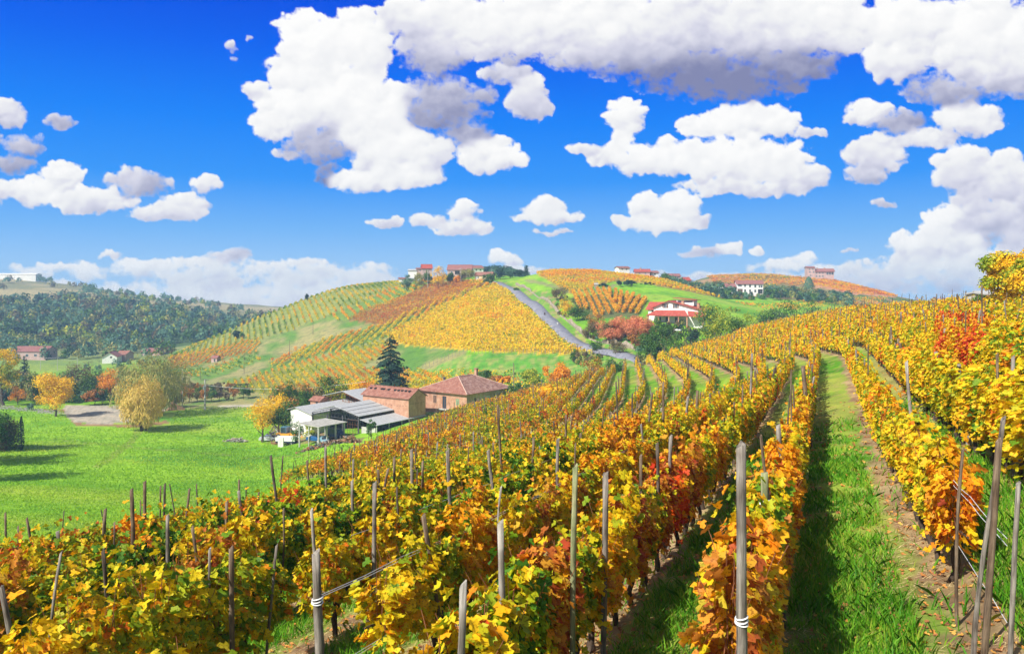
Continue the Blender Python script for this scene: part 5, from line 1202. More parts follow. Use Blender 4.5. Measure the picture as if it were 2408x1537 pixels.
BM = {
 'brick': noise_mat("brick_wall", (.30, .15, .10), (.48, .26, .17), .8, .95, 9, .4, (.56, .36, .25), bscale=6),
 'brickd': noise_mat("brick_wall_weathered", (.26, .17, .13), (.40, .28, .21), .6, .95, 9, .4, (.46, .40, .36), bscale=6),
 'tile': tile_mat("roof_tiles", (.19, .08, .055), (.33, .14, .10), (.44, .25, .19)),
 'tileold': tile_mat("old_roof_tiles", (.10, .06, .05), (.34, .17, .13), (.52, .38, .32)),
 'red': tile_mat("red_roof_tiles", (.34, .06, .045), (.45, .09, .065), (.50, .15, .10), 14),
 'dull': tile_mat("dull_roof_tiles", (.24, .09, .09), (.32, .13, .11), (.38, .19, .16)),
 'white': noise_mat("white_render", (.74, .72, .69), (.84, .83, .80), 1.0, .9, 8),
 'cream': noise_mat("cream_render", (.60, .46, .26), (.72, .58, .36), 1.0, .9, 8),
 'pink': noise_mat("pink_render", (.46, .30, .27), (.58, .42, .38), .8, .9, 8),
 'sheet': noise_mat("corrugated_sheet", (.30, .30, .30), (.44, .44, .44), .9, .7, 9, .35, (.56, .56, .56), stretch=(1, 8, 1), bscale=2),
 'sheetb': noise_mat("old_sheet", (.28, .26, .22), (.42, .40, .35), .9, .8, 9, .35, (.52, .50, .46)),
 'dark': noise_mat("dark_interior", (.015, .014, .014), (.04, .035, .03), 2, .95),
 'glass': noise_mat("window_glass", (.02, .03, .045), (.05, .07, .10), 2, .12, spec=.6),
 'shut': noise_mat("shutter_brown", (.10, .055, .04), (.18, .10, .07), 6, .8),
 'shutg': noise_mat("shutter_green", (.18, .26, .16), (.26, .34, .20), 6, .8),
 'steel': noise_mat("steel_frame", (.05, .05, .06), (.16, .15, .16), 4, .6),
 'rust': noise_mat("rusty_iron", (.16, .06, .03), (.34, .14, .06), 5, .9),
 'conc': noise_mat("concrete", (.38, .37, .34), (.55, .54, .50), 2, .9, 8, .2),
 'stone': noise_mat("stone_wall", (.14, .12, .08), (.32, .26, .19), 1.6, .95, 9, .9, (.52, .45, .36), bscale=3),
 'timber': noise_mat("timber", (.20, .10, .05), (.34, .18, .09), 4, .85, stretch=(1, 6, 1)),
}
def groot(name, label, cat, x, Y, rz, foot, group=None, dz=0):
    c, s = math.cos(rz), math.sin(rz); zs = [Hf(x + a * c - b * s, Y + a * s + b * c) for a in (foot[0], foot[1]) for b in (foot[2], foot[3])]
    z = sum(zs) / 4 + dz; o = empty(name, (x, Y, z), rz); tag(o, label, cat, group); return o, z
def winx(root, x, y, z0, z1, w, mat='glass', face='y', frame='white', name="window", out=-1, shut=None):
    """window in a wall whose outside looks along -y (face y) or +x (face x, out=+1)"""
    mb = MB(); fr = MB(); t = .07
    if face == 'y':
        fr.box((x - w / 2 - t, y + out * .05, z0 - t), (x - w / 2, y + .04, z1 + t)); fr.box((x + w / 2, y + out * .05, z0 - t), (x + w / 2 + t, y + .04, z1 + t))
        fr.box((x - w / 2, y + out * .05, z1), (x + w / 2, y + .04, z1 + t)); fr.box((x - w / 2 , y + out * .09, z0 - t), (x + w / 2, y + .04, z0)); fr.box((x - .025, y + out * .04, z0), (x + .025, y + .03, z1))
        mb.box((x - w / 2, y + out * .02, z0), (x + w / 2, y + .035, z1))
    else:
        fr.box((x - .04, y - w / 2 - t, z0 - t), (x + out * .05, y - w / 2, z1 + t)) if out > 0 else fr.box((x + out * .05, y - w / 2 - t, z0 - t), (x + .04, y - w / 2, z1 + t))
        a, b = sorted((x - .04 * out, x + .05 * out)); fr.box((a, y + w / 2, z0 - t), (b, y + w / 2 + t, z1 + t)); fr.box((a, y - w / 2, z1), (b, y + w / 2, z1 + t)); fr.box((a, y - w / 2, z0 - t), (b, y + w / 2, z0))
        a, b = sorted((x - .035 * out, x + .02 * out)); mb.box((a, y - w / 2, z0), (b, y + w / 2, z1))
    f = fr.build(name, BM[frame], root); mb.build("pane" if mat == 'glass' else "shutter", BM[mat], f)
    if shut and face == 'y':
        sb = MB()
        for sg in (-1, 1): sb.box((x + sg * (w / 2 + .1) if sg > 0 else x - w / 2 - .1 - w * .42, y - .08, z0), ((x + w / 2 + .1 + w * .42) if sg > 0 else x - w / 2 - .1, y - .055, z1))
        sb.build("shutter", BM[shut], f)
    return f
def gable(root, x0, x1, y0, y1, e, r, axis, wall, roof, oh=.5, base=-1.5, th=.16, chim=()):
    """gabled block; axis = direction of the ridge; e eave height, r ridge height (asym: tuple (pos, r))"""
    w = MB(); ro = MB()
    if axis == 'y':
        xm = (x0 + x1) / 2 if not isinstance(r, tuple) else r[0]; rr = r if not isinstance(r, tuple) else r[1]; eL = e if not isinstance(e, tuple) else e[0]; eR = e if not isinstance(e, tuple) else e[1]
        w.prism([(x0, base), (x1, base), (x1, eR), (xm, rr), (x0, eL)], 'y', y0, y1)
        sl = (rr - eL) / (xm - x0); sr = (rr - eR) / (x1 - xm)
        ro.prism([(x0 - oh, eL - sl * oh + .02), (xm, rr + .02), (xm, rr + th + .02), (x0 - oh, eL - sl * oh + th)], 'y', y0 - oh, y1 + oh)
        ro.prism([(xm, rr + .02), (x1 + oh, eR - sr * oh + .02), (x1 + oh, eR - sr * oh + th), (xm, rr + th + .02)], 'y', y0 - oh, y1 + oh)
        ro.box((xm - .12, y0 - oh, rr + th), (xm + .12, y1 + oh, rr + th + .12))
    else:
        ym = (y0 + y1) / 2; rr = r
        w.prism([(y0, base), (y1, base), (y1, e), (ym, rr), (y0, e)], 'x', x0, x1)
        sl = (rr - e) / (ym - y0)
        ro.prism([(y0 - oh, e - sl * oh + .02), (ym, rr + .02), (ym, rr + th + .02), (y0 - oh, e - sl * oh + th)], 'x', x0 - oh, x1 + oh)
        ro.prism([(ym, rr + .02), (y1 + oh, e - sl * oh + .02), (y1 + oh, e - sl * oh + th), (ym, rr + th + .02)], 'x', x0 - oh, x1 + oh)
        ro.box((x0 - oh, ym - .12, rr + th), (x1 + oh, ym + .12, rr + th + .12))
    wo = w.build("wall", BM[wall], root); rf = ro.build("roof", BM[roof], root)
    for (cx, cy, cz, ch, cw) in chim:
        c = MB(); c.box((cx - cw / 2, cy - cw / 2, cz), (cx + cw / 2, cy + cw / 2, cz + ch)); c.box((cx - cw / 2 - .1, cy - cw / 2 - .1, cz + ch), (cx + cw / 2 + .1, cy + cw / 2 + .1, cz + ch + .15)); c.build("chimney", BM['brick'], rf)
    return wo, rf
# farmhouse with hipped roof
r0, gz = groot("brick_farmhouse", "large brick farmhouse with hipped tiled roof at the right end of the farm", "house", -11.0, 195.0, -math.radians(36.87), (-15, 0, 0, 16.7))
E = -25.3 - gz; Rg = -22.1 - gz
w = MB(); w.box((-15, 0, -2), (0, 16.7, E)); w.build("wall", [BM['brick']], r0)
sw = MB(); sw.box((0, .02, -2), (.03, 16.68, E - .02)); sw.build("side_wall", BM['brickd'], r0)
ro = MB(); o_ = .75; ze = E - .1
a, b, c, d = (-15 - o_, -o_, ze), (o_, -o_, ze), (o_, 16.7 + o_, ze), (-15 - o_, 16.7 + o_, ze); p, q = (-7.5, 5.6, Rg), (-7.5, 11.1, Rg)
ro.add([a, b, c, d, p, q, (a[0], a[1], ze - .18), (b[0], b[1], ze - .18), (c[0], c[1], ze - .18), (d[0], d[1], ze - .18)], [(0, 1, 4), (2, 3, 5), (3, 0, 4, 5), (0, 6, 7, 1), (1, 7, 8, 2), (2, 8, 9, 3), (3, 9, 6, 0), (6, 9, 8, 7)], 0)
ro.add([b, c, q, p], [(0, 1, 2, 3)], 1)
rf = ro.build("roof", [BM['tile'], BM['tileold']], r0)
rt = MB()
for s_, e_ in ((a, p), (b, p), (c, q), (d, q), (p, q)): rt.tube([Vector(s_) + Vector((0, 0, .05)), Vector(e_) + Vector((0, 0, .08))], .14, 6)
rt.build("ridge_tiles", noise_mat("ridge_tile", (.42, .26, .2), (.6, .42, .34), 3), rf)
for (cx, cy, cz, ch, cw, cm) in ((-7.2, 12.4, Rg - .8, 2.2, .7, 'brick'), (-13, 6.5, E + .9, 1.5, .45, 'steel')):
    cb = MB(); cb.box((cx - cw / 2, cy - cw / 2, cz), (cx + cw / 2, cy + cw / 2, cz + ch)); cb.box((cx - cw / 2 - .12, cy - cw / 2 - .12, cz + ch), (cx + cw / 2 + .12, cy + cw / 2 + .12, cz + ch + .2)); cb.build("chimney", BM[cm], rf)
winx(r0, -10.35, 0, E - 3.0, E - 1.2, 1.0, 'shut', frame='brickd')
winx(r0, -7.2, 0, E - 4.2, E - 1.2, 1.15, 'glass', frame='timber', name="balcony_door")
winx(r0, -2.9, 0, E - 3.0, E - 1.5, .95, 'shutg', frame='brickd')
winx(r0, -6.0, 0, E - 6.8, E - 5.0, 1.3, 'glass', frame='brickd')
bb = MB(); bb.box((-8.4, -1.0, E - 4.45), (-5.6, 0, E - 4.25)); bb.box((-8.3, -.95, E - 4.25), (-8.25, -.9, E - 3.5)); bb.box((-5.75, -.95, E - 4.25), (-5.7, -.9, E - 3.5)); bb.build("balcony", BM['conc'], r0)
for yy, h0, h1, m_ in ((3.2, 2.7, 1.3, 'shut'), (8.2, 4.0, 1.4, 'sheet'), (11.2, 2.8, 1.3, 'glass'), (15, 2.8, 1.3, 'glass')): winx(r0, .03, yy, E - h0, E - h1, .8 if h0 < 3 else 1.6, m_, face='x', out=1, frame='conc')
gp = MB(); gp.tube([(-15.1, -.1, E), (-15.1, -.1, -1)], .08, 6); gp.build("downpipe", BM['conc'], r0)
hh = MB()
for i in range(22): hx, hz = random.uniform(-14.6, -.4), random.uniform(E - 6.2, E - 1.6); hh.box((hx - .09, -.012, hz - .09), (hx + .09, .05, hz + .09))
hh.build("vent_hole", BM['dark'], r0)
# brick barn
r0, gz = groot("brick_barn", "long brick barn with red tiled roof and a row of small dark roof vents", "barn", -24.7, 192.0, -math.radians(33), (-14.6, 0, 0, 6.3))
E = -26.0 - gz; wo, rf = gable(r0, -14.8, 0, 0, 6.4, E, E + 1.75, 'x', 'brick', 'tile', oh=.45, base=-3)
for i, t in enumerate((.05, .15, .30, .345, .46, .60, .68, .76, .84, .92)):
    v = MB(); x_ = -14.6 + 14.4 * t; v.box((x_ - .27, 1.75, E + 1.0), (x_ + .27, 2.35, E + 1.52)); v.build("roof_vent", BM['dark'], rf)
hh = MB()
for i in range(16): hh.box((-14.4 + i * .9, -.012, E - 2.1 + .05 * math.sin(i)), (-14.25 + i * .9, .05, E - 1.95 + .05 * math.sin(i)))
for i in range(9): hh.box((-.05, .6 + i * .6, E - 1.6), (.012, .75 + i * .6, E - 1.42))
hh.build("vent_hole", BM['dark'], r0)
# big open hay shed with grey sheet roof on steel trusses
def truss(mb, y, x0, x1, e, r, xm):
    mb.tube([(x0, y, e - .35), (xm, y, r - .45), (x1, y, e - .35)], .06, 4); mb.tube([(x0, y, e - .9), (x1, y, e - .9)], .05, 4); n = 14
    for i in range(n):
        xa = x0 + (x1 - x0) * i / n; xb = x0 + (x1 - x0) * (i + .5) / n; xc = x0 + (x1 - x0) * (i + 1) / n
        zt = e - .35 + (r - .1 - e) * (1 - abs(xb - xm) / (xm - x0)); mb.tube([(xa, y, e - .9), (xb, y, zt), (xc, y, e - .9)], .028, 3)
r0, gz = groot("hay_shed", "big open shed with grey corrugated roof on steel trusses", "shed", -35.3, 185.0, -math.radians(32.5), (-15, 0, 0, 18))
E = -29.2 - gz; R_ = E + 1.85; ro = MB()
for xs, xe, zs, ze_ in ((-15.5, -7.4, E, R_), (-7.4, .6, R_, E)): ro.prism([(xs, zs), (xe, ze_), (xe, ze_ + .1), (xs, zs + .1)], 'y', -.5, 18.2)
rf = ro.build("roof", BM['sheet'], r0); rd = MB()
for t in (.28, .52, .78): rd.prism([(-7.4 + 8 * t, R_ - 1.85 * t + .1), (-7.4 + 8 * t + .12, R_ - 1.85 * t + .1), (-7.4 + 8 * t + .06, R_ - 1.85 * t + .16)], 'y', -.5, 18.2)
rd.build("sheet_lap", BM['steel'], rf)
tr = MB(); [truss(tr, y, -15, 0, E, R_, -7.4) for y in (0, 6, 12, 18)]; tr.build("truss", BM['steel'], r0)
for x_, y_ in [(x_, y_) for x_ in (-14.9, -10, -5, 0) for y_ in (0, 6, 12, 17.9)]:
    pm = MB(); pm.box((x_ - .13, y_ - .13, -2), (x_ + .13, y_ + .13, E - .3)); pm.build("column", BM['steel'], r0)
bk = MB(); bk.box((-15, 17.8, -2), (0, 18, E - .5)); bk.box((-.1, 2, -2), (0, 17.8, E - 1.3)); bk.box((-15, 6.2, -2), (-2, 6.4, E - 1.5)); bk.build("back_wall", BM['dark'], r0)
dr = MB()
for i in range(5): dr.box((-3.6 + i * .8, .05, -.8), (-3.56 + i * .8, .1, E - 1.4))
for i in range(4): dr.box((-3.6, .05, i * 1.0), (-.4, .1, i * 1.0 + .04))
dr.build("lattice_gate", BM['rust'], r0)
# lean-to on its right
r1, g1 = groot("lean_to_shed", "low lean-to with pale grey sheet roof right of the big open shed", "shed", -35.0, 184.6, -math.radians(32.5), (0, 5, 0, 18))
E1 = -29.9 - g1; ro = MB(); ro.prism([(.2, E1), (5.2, E1 - 1.0), (5.2, E1 - .9), (.2, E1 + .1)], 'y', -.2, 18); ro.build("roof", BM['sheet'], r1)
wm = MB(); wm.box((.4, .2, -2), (4.6, .4, E1 - 1.6)); wm.build("front_wall", BM['conc'], r1)
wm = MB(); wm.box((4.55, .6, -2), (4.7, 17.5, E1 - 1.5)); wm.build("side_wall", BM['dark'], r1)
for y_ in (.3, 4.5, 9, 13.4, 17.7): pm = MB(); pm.box((4.75, y_, -2), (4.95, y_ + .2, E1 - 1.0)); pm.build("column", BM['conc'], r1)
# left shed with white wall
r2, g2 = groot("white_walled_shed", "shed with white wall and patched grey-brown roof left of the big open shed", "shed", -47.9, 193.0, -math.radians(32.5), (-8, 0, 0, 17))
E2 = -29.6 - g2; w = MB(); w.prism([(-7.6, -2), (-.3, -2), (-.3, E2 - .6), (-5.6, E2 + .75), (-7.6, E2 + .2)], 'y', 0, 17); w.build("wall", BM['white'], r2)
ro = MB(); ro.prism([(-5.6, E2 + .9), (.1, E2 - .55), (.1, E2 - .45), (-5.6, E2 + 1.0)], 'y', -.5, 17.4, 0); ro.prism([(-8.4, E2 + .1), (-5.6, E2 + .9), (-5.6, E2 + 1.0), (-8.4, E2 + .2)], 'y', -.5, 17.4, 1); ro.build("roof", [BM['sheet'], BM['sheetb']], r2)
# carport on concrete posts
r3, g3 = groot("carport", "low carport with flat concrete-grey roof on seven pale posts in front of the sheds", "carport", -41.9, 175.0, -math.radians(34), (-6.6, 0, 0, 7.8))
E3 = -29.95 - g3; ro = MB(); ro.prism([(-6.9, E3 + .1), (.2, E3 - .1), (.2, E3 + .06), (-6.9, E3 + .26)], 'y', -.3, 8.1); ro.build("roof", BM['sheetb'], r3)
for x_, y_, rr_ in ((-6.4, 0, .19), (-3.4, 0, .13), (-.3, 0, .22), (-.3, 2.4, .15), (-.3, 5, .2), (-.3, 7.6, .2), (-6.4, 7.6, .15)):
    pm = MB(); pm.tube([(x_, y_, -1.5), (x_, y_, E3 - .05)], rr_, 10); pm.build("post", BM['conc'], r3)
# open frame shed at the back
r4, g4 = groot("frame_shed", "open shed with light sheet roof behind the big one, left of the barn", "shed", -37.9, 203.5, -math.radians(35), (-14, 0, 0, 8))
E4 = -28.0 - g4; R4 = E4 + 1.7; ro = MB()
for xs, xe, zs, ze_ in ((-14.4, -7, E4, R4), (-7, .3, R4, E4 - .2)): ro.prism([(xs, zs), (xe, ze_), (xe, ze_ + .12), (xs, zs + .12)], 'y', -.3, 8)
ro.build("roof", BM['sheet'], r4); tr = MB(); truss(tr, 0, -14, 0, E4, R4, -7); truss(tr, 7.8, -14, 0, E4, R4, -7); tr.build("truss", BM['rust'], r4)
for i in range(7): pm = MB(); pm.box((-14 + i * 2.3, -.08, -1.5), (-13.84 + i * 2.3, .08, E4 - .5)); pm.build("column", BM['rust'], r4)
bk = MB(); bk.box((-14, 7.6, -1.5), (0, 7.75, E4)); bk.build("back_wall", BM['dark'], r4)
hb = MB()
for i in range(14): hb.ball((random.uniform(-6.4, -.8), random.uniform(1.5, 4), random.uniform(.4, E4 - 1.4)), random.uniform(.6, .95), 8, 6)
tag(hb.build("firewood_pile", noise_mat("firewood", (.30, .20, .10), (.60, .48, .34), 2.5, bump=.8, c3=(.7, .6, .45)), None, (0, 0, 0)), "heap of pale firewood under the open frame shed", "firewood")
bpy.data.objects["firewood_pile"].location = r4.location; bpy.data.objects["firewood_pile"].rotation_euler = r4.rotation_euler
r5, g5 = groot("brick_hut", "tiny brick hut with tiled roof among the trees left of the frame shed", "hut", (741 - U0) / F * 206, 206, -.5, (-1.5, 1.5, 0, 3))
E5 = -(941 - H0) / F * 206 - g5; gable(r5, -1.6, 1.6, 0, 3, E5, E5 + .7, 'x', 'brick', 'tile', oh=.35); winx(r5, .6, 0, E5 - 1.1, E5 - .3, .7, 'dark', frame='brickd')
# red-roofed white villa
xv, Yv = (1573 - U0) / F * 262, 262
r6, g6 = groot("white_villa", "white villa with bright red tiled roofs and two brick chimneys", "house", xv, Yv, -math.radians(30), (-5, 10, 0, 11), dz=.3)
def zv(V, Y): return -(V - H0) / F * Y - g6
eL, eR, ap = zv(723, 262), zv(729, 258), zv(708, 262)
gable(r6, -5.2, 11.0, 0, 11, (eL, eR), (0, ap), 'y', 'white', 'red', oh=.8, chim=((4.2, 1.5, ap - 1.6, 1.7, .8), (8.9, 3, ap - 2.4, 1.7, .8)))
up = MB(); up.box((1.2, 4, ap - 1.5), (7.0, 8, ap + .35)); up.build("clerestory", BM['white'], r6)
ur = MB(); ur.prism([(0.2, ap + .95), (8.0, ap + .35), (8.0, ap + .5), (.2, ap + 1.1)], 'y', 3.2, 8.8); ur.build("upper_roof", BM['red'], r6)
cg = MB(); cg.box((1.6, 3.93, ap - .4), (6.6, 3.98, ap + .1)); cg.build("clerestory_window", BM['glass'], r6)
lw = MB(); lw.box((-8.2, 3, -2), (-5.2, 10, eL - .5)); lw.build("left_wing", BM['white'], r6)
lr = MB(); lr.prism([(2.4, eL - .9), (6.5, eL + 1.6), (10.6, eL + .2), (10.6, eL + .35), (6.5, eL + 1.75), (2.4, eL - .75)], 'x', -9.0, -.6); lr.build("wing_roof", BM['red'], r6)
pr = MB(); z0, z1 = zv(729.5, 260), zv(742, 257)
A_, B_, C_, D_ = (-6.6, -3.4, z1), (7.4, -3.4, z1), (5.4, -.02, z0), (-4.4, -.02, z0); pr.add([A_, B_, C_, D_, (-6.6, -3.4, z1 - .18), (7.4, -3.4, z1 - .18), (5.4, -.02, z1 - .18), (-4.4, -.02, z1 - .18)], [(0, 1, 2, 3), (0, 4, 5, 1), (1, 5, 6, 2), (3, 7, 4, 0), (4, 7, 6, 5)]); pr.build("porch_roof", BM['red'], r6)
pr = MB(); pr.add([(7.6, -3.4, z1 - .1), (13, -2.4, z1 - .1), (12, .8, z0 - .3), (6.2, -.02, z0 - .1), (7.6, -3.4, z1 - .3), (13, -2.4, z1 - .3)], [(0, 1, 2, 3), (0, 4, 5, 1)]); pr.build("side_porch_roof", BM['red'], r6)
for x_ in (-6.0, -2.5, 1, 4.2, 7, 12.2): pm = MB(); pm.box((x_ - .18, -3.1, -2), (x_ + .18, -2.75, z1 - .18)); pm.build("porch_pillar", BM['brick'], r6)
for x_ in (-1.2, 2.3): winx(r6, x_, 0, ap - 2.2, ap - .9, .95, 'glass', shut='shut')
winx(r6, -6.3, 3, eL - 1.7, eL - .8, 1.4, 'glass'); winx(r6, -3.6, 0, eL - 1.7, eL - .9, 1.0, 'glass')
for x_ in (-3.2, -.6, 2.6): winx(r6, x_, 0, .2, 2.0, 1.1, 'glass')
for y_ in (1.5, 4, 6.5): winx(r6, 11.0, y_, eR - 1.3, eR - .6, 1.2, 'glass', face='x', out=1)
tb = MB(); tb.ball((0, 0, 1.9), (1.6, 1.5, .35), 12, 5); tb.tube([(0, 0, -.3), (0, 0, 1.8)], .05, 6); o = tb.build("garden_parasol", BM['white'], None, P(1592, 246)); tag(o, "white garden parasol in front of the red-roofed villa", "parasol")
# long white house and other far houses
def far_house(name, label, u0, u1, vt, vr, vb, Y, wall, roof, depth=9, rot=0, wins=(), doors=(), group=None, axis='x', cat="house", oh=.5, chim=()):
    if group == 'houses of the hilltop village' or cat == 'hut' and Y > 100: Y = YV((u0 + u1) / 2, vb, Y - 60, min(Y + 45, 500))
    x0, x1 = (u0 - U0) / F * Y, (u1 - U0) / F * Y; L = x1 - x0; o, g = groot(name, label, cat, x0, Y, rot, (0, L, 0, depth), group)
    e = -(vr - H0) / F * Y - g; r = -(vt - H0) / F * Y - g; b = -(vb - H0) / F * Y - g
    gable(o, 0, L, 0, depth, e, r, axis, wall, roof, oh=oh, base=min(b, 0) - 2, chim=[(c * L, depth * .35, e + (r - e) * .5, 1.6, .7) for c in chim])
    for (fx, v0, v1, w_) in wins: winx(o, fx * L, 0, -(v1 - H0) / F * Y - g, -(v0 - H0) / F * Y - g, w_, 'glass', frame=('white' if wall != 'white' else 'conc'))
    for (fx, v0, v1, w_, m_) in doors: winx(o, fx * L, 0, -(v1 - H0) / F * Y - g, -(v0 - H0) / F * Y - g, w_, m_, frame='conc', name="door")
    return o
o = far_house("long_white_house", "long two-storey white house with brown roof among the blue-hazed trees", 1733, 1793, 659.5, 667.5, 690, 468, 'white', 'dull', 9, -.10,
 wins=[(.08, 668.5, 673, .9), (.15, 668.5, 673, .9), (.31, 669, 674, .9), (.50, 669.5, 675, 1.0), (.70, 670, 675.5, 1.0), (.86, 671, 675.5, .8), (.94, 671, 675.5, .8), (.31, 680, 685, .9), (.50, 680.5, 686, 1.0), (.70, 681, 687, 1.0)], doors=[(.12, 679, 687, 2.8, 'shut'), (.89, 680, 690, 2.6, 'dark')])
x_ = MB(); x_.prism([(-6.2, 4.3), (.0, 4.3), (0, 4.45), (-6.2, 4.45)], 'y', .5, 8.5); x_.box((-6, .8, -2), (-.05, 8.3, 2.2)); x_.build("annex", BM['white'], o)
x_ = MB(); x_.prism([(0 - .5, 4.8), (4.5, 7.0), (9.5, 4.8), (9.5, 4.95), (4.5, 7.15), (-.5, 4.95)], 'x', -6.5, -.3); x_.build("annex_roof", BM['dull'], o)
o = far_house("hilltop_villa", "old pink-grey stone villa with loggia standing alone on the far hilltop", 1899, 1916, 626.5, 629.5, 652, 610, 'pink', 'dull', 9, -.12, axis='x', wins=[(.25, 632, 634.5, 1.1), (.7, 632, 634.5, 1.1), (.3, 638, 641, 1.2), (.8, 638, 641, 1.2), (.4, 646, 649, 1.2)])
Yh = 610; xs = (1916 - 1899) / F * Yh; L2 = (1959 - 1916) / F * Yh; g_ = o.location.z
def zz(v): return -(v - H0) / F * Yh - g_
m_ = MB(); m_.box((xs, .4, zz(654) - 2), (xs + L2, 9, zz(638.5))); m_.build("main_wing", BM['pink'], o)
m_ = MB(); m_.prism([(-.3, zz(639)), (4.7, zz(631.5)), (9.6, zz(639)), (9.6, zz(638.4)), (4.7, zz(631)), (-.3, zz(638.4))], 'x', xs, xs + L2 + .8); rf = m_.build("wing_roof", BM['dull'], o)
for c_ in (.15, .55): m_ = MB(); m_.box((xs + L2 * c_, 3.5, zz(636)), (xs + L2 * c_ + .7, 4.2, zz(629))); m_.build("chimney", BM['brick'], rf)
for c_ in (.08, .25, .42): winx(o, xs + L2 * c_, .4, zz(643.5), zz(640.5), 1.0, 'glass'); winx(o, xs + L2 * c_, .4, zz(651), zz(647.5), 1.1, 'glass')
for c_ in (.66, .79, .92): winx(o, xs + L2 * c_, .4, zz(646), zz(640), 1.5, 'glass', frame='white', name="loggia_arch")
vill = "houses of the hilltop village"
far_house("red_roofed_house", "tall house with dark red roof at the left of the village", 993, 1016, 621.5, 630.5, 637, 462, 'pink', 'red', 8, .2, group=vill)
far_house("pink_house", "long low pink building below the dark red roof", 979, 1008, 630, 632, 643, 455, 'pink', 'dull', 6, .05, group=vill, wins=[(.3, 634, 637, .9), (.6, 634, 637, .9)])
far_house("arched_barn", "large purple-roofed farm building with arched openings right of the orange tree", 1052, 1108, 622.5, 634, 652, 458, 'pink', 'dull', 11, -.05, group=vill, doors=[(.42, 637, 645, 3.0, 'dark')], wins=[(.18, 638, 641, 1.2), (.75, 638, 641, 1.2)], cat="barn")
far_house("pale_blue_house", "pale bluish house with dull roof right of the arched farm building", 1113, 1138, 624, 630, 644, 470, 'white', 'dull', 9, .35, group=vill, wins=[(.3, 633, 636, .9), (.7, 633, 636, .9)])
far_house("yellow_house", "low yellow house with red-brown roof near the top of the road", 1116, 1156, 640, 647, 659, 424, 'cream', 'tile', 8, -.25, group=vill, wins=[(.2, 650, 654, 1.0)], doors=[(.12, 650, 658, 1.2, 'white')])
far_house("small_white_shed", "small white-roofed shed left of the big orange tree", 980, 994, 649, 651, 657, 436, 'white', 'sheet', 4, 0, group=vill, cat="shed")
far_house("blue_grey_shed", "low bluish shed at the left end of the village", 938, 956, 653, 655, 660, 440, 'white', 'dull', 4, .1, group=vill, cat="shed")
far_house("white_shed", "pale long shed between bluish shed and white-roofed shed", 958, 976, 653, 655, 660, 440, 'conc', 'sheet', 4, 0, group=vill, cat="shed")
far_house("white_hall", "white hall roof peeping over trees at the village's left end", 960, 980, 633, 636, 650, 470, 'white', 'sheet', 8, 0, group=vill, cat="hall")
g2_ = "houses behind the crest of the hilltop vineyard"
far_house("crest_house", "white-gabled house with grey roof behind the hilltop vines", 1456, 1482, 626.5, 630, 642, 472, 'white', 'dull', 8, .2, group=g2_, wins=[(.3, 632, 634, .9), (.7, 632, 634, .9)])
far_house("crest_house", "long red-roofed house behind the hilltop vines", 1493, 1528, 633, 639, 650, 470, 'pink', 'red', 8, -.1, group=g2_, wins=[(.3, 641, 644, .9), (.7, 641, 644, .9)], chim=(.4,))
far_house("crest_house", "white house end wall behind the hilltop vines, right of the red roof", 1531, 1549, 637, 641, 655, 474, 'white', 'dull', 8, .1, group=g2_, wins=[(.5, 643, 646, .9)])
far_house("crest_house", "tall pink house half hidden by dark trees right of the white end wall", 1568, 1600, 644, 649, 668, 478, 'pink', 'dull', 9, 0, group=g2_, wins=[(.8, 652, 656, .9)])
far_house("crest_house", "red-roofed farmhouse low among trees left of the blue-hazed hill", 1603, 1625, 652, 659, 668, 480, 'cream', 'red', 9, .1, group=g2_, wins=[(.5, 661, 664, .9)])
far_house("tree_belt_shed", "small white shed half hidden in trees left of the long white house", 1685, 1700, 676, 678, 684, 455, 'white', 'sheetb', 4, 0, cat="shed")
far_house("field_hut", "tiny lone hut with grey roof in the field on the long slope", 497, 512, 837, 841, 851, 352, 'pink', 'dull', 2.6, -.3, doors=[(.6, 843, 850, .8, 'dark')], cat="hut", oh=.3)
far_house("stone_hut", "tiny stone hut beside the path above the orange rows", 1398, 1406.5, 666, 669, 679, 357, 'stone', 'sheetb', 1.6, 0, doors=[(.5, 672, 678, .6, 'dark')], cat="hut", oh=.15)
far_house("long_barn", "long hazy barn with pinkish roof in the valley at far left", 28, 107, 816, 826, 850, 455, 'pink', 'dull', 12, 0, cat="barn", wins=[(.2, 832, 838, 1.5), (.45, 832, 838, 1.5), (.7, 832, 838, 1.5)])
far_house("valley_house", "white gabled house in the valley beyond the willows", 240, 272, 829, 839, 851, 430, 'white', 'dull', 12, .25, axis='y', wins=[(.6, 838, 842, .9)])
far_house("valley_shed", "pink-roofed shed just right of the white gabled valley house", 274, 296, 826, 833, 846, 445, 'pink', 'tile', 8, -.1, cat="shed")
far_house("hazy_house", "hazy pink-roofed low house at the foot of the forest, right of valley shed", 333, 378, 820, 827, 845, 470, 'pink', 'dull', 9, 0, wins=[(.2, 831, 835, 1), (.5, 831, 835, 1)])
far_house("ridge_building", "long white building on the hazy ridge at the far left edge", -30, 84, 642.5, 645, 652, 1080, 'white', 'white', 14, 0, cat="hall")
# white farm building on the crest at the right edge
o = far_house("white_cabin", "small white and grey cabin under the tall tree on the right crest", 2314, 2350, 690, 693, 712, 80, 'conc', 'sheet', 3, 0, cat="hut", oh=.2)
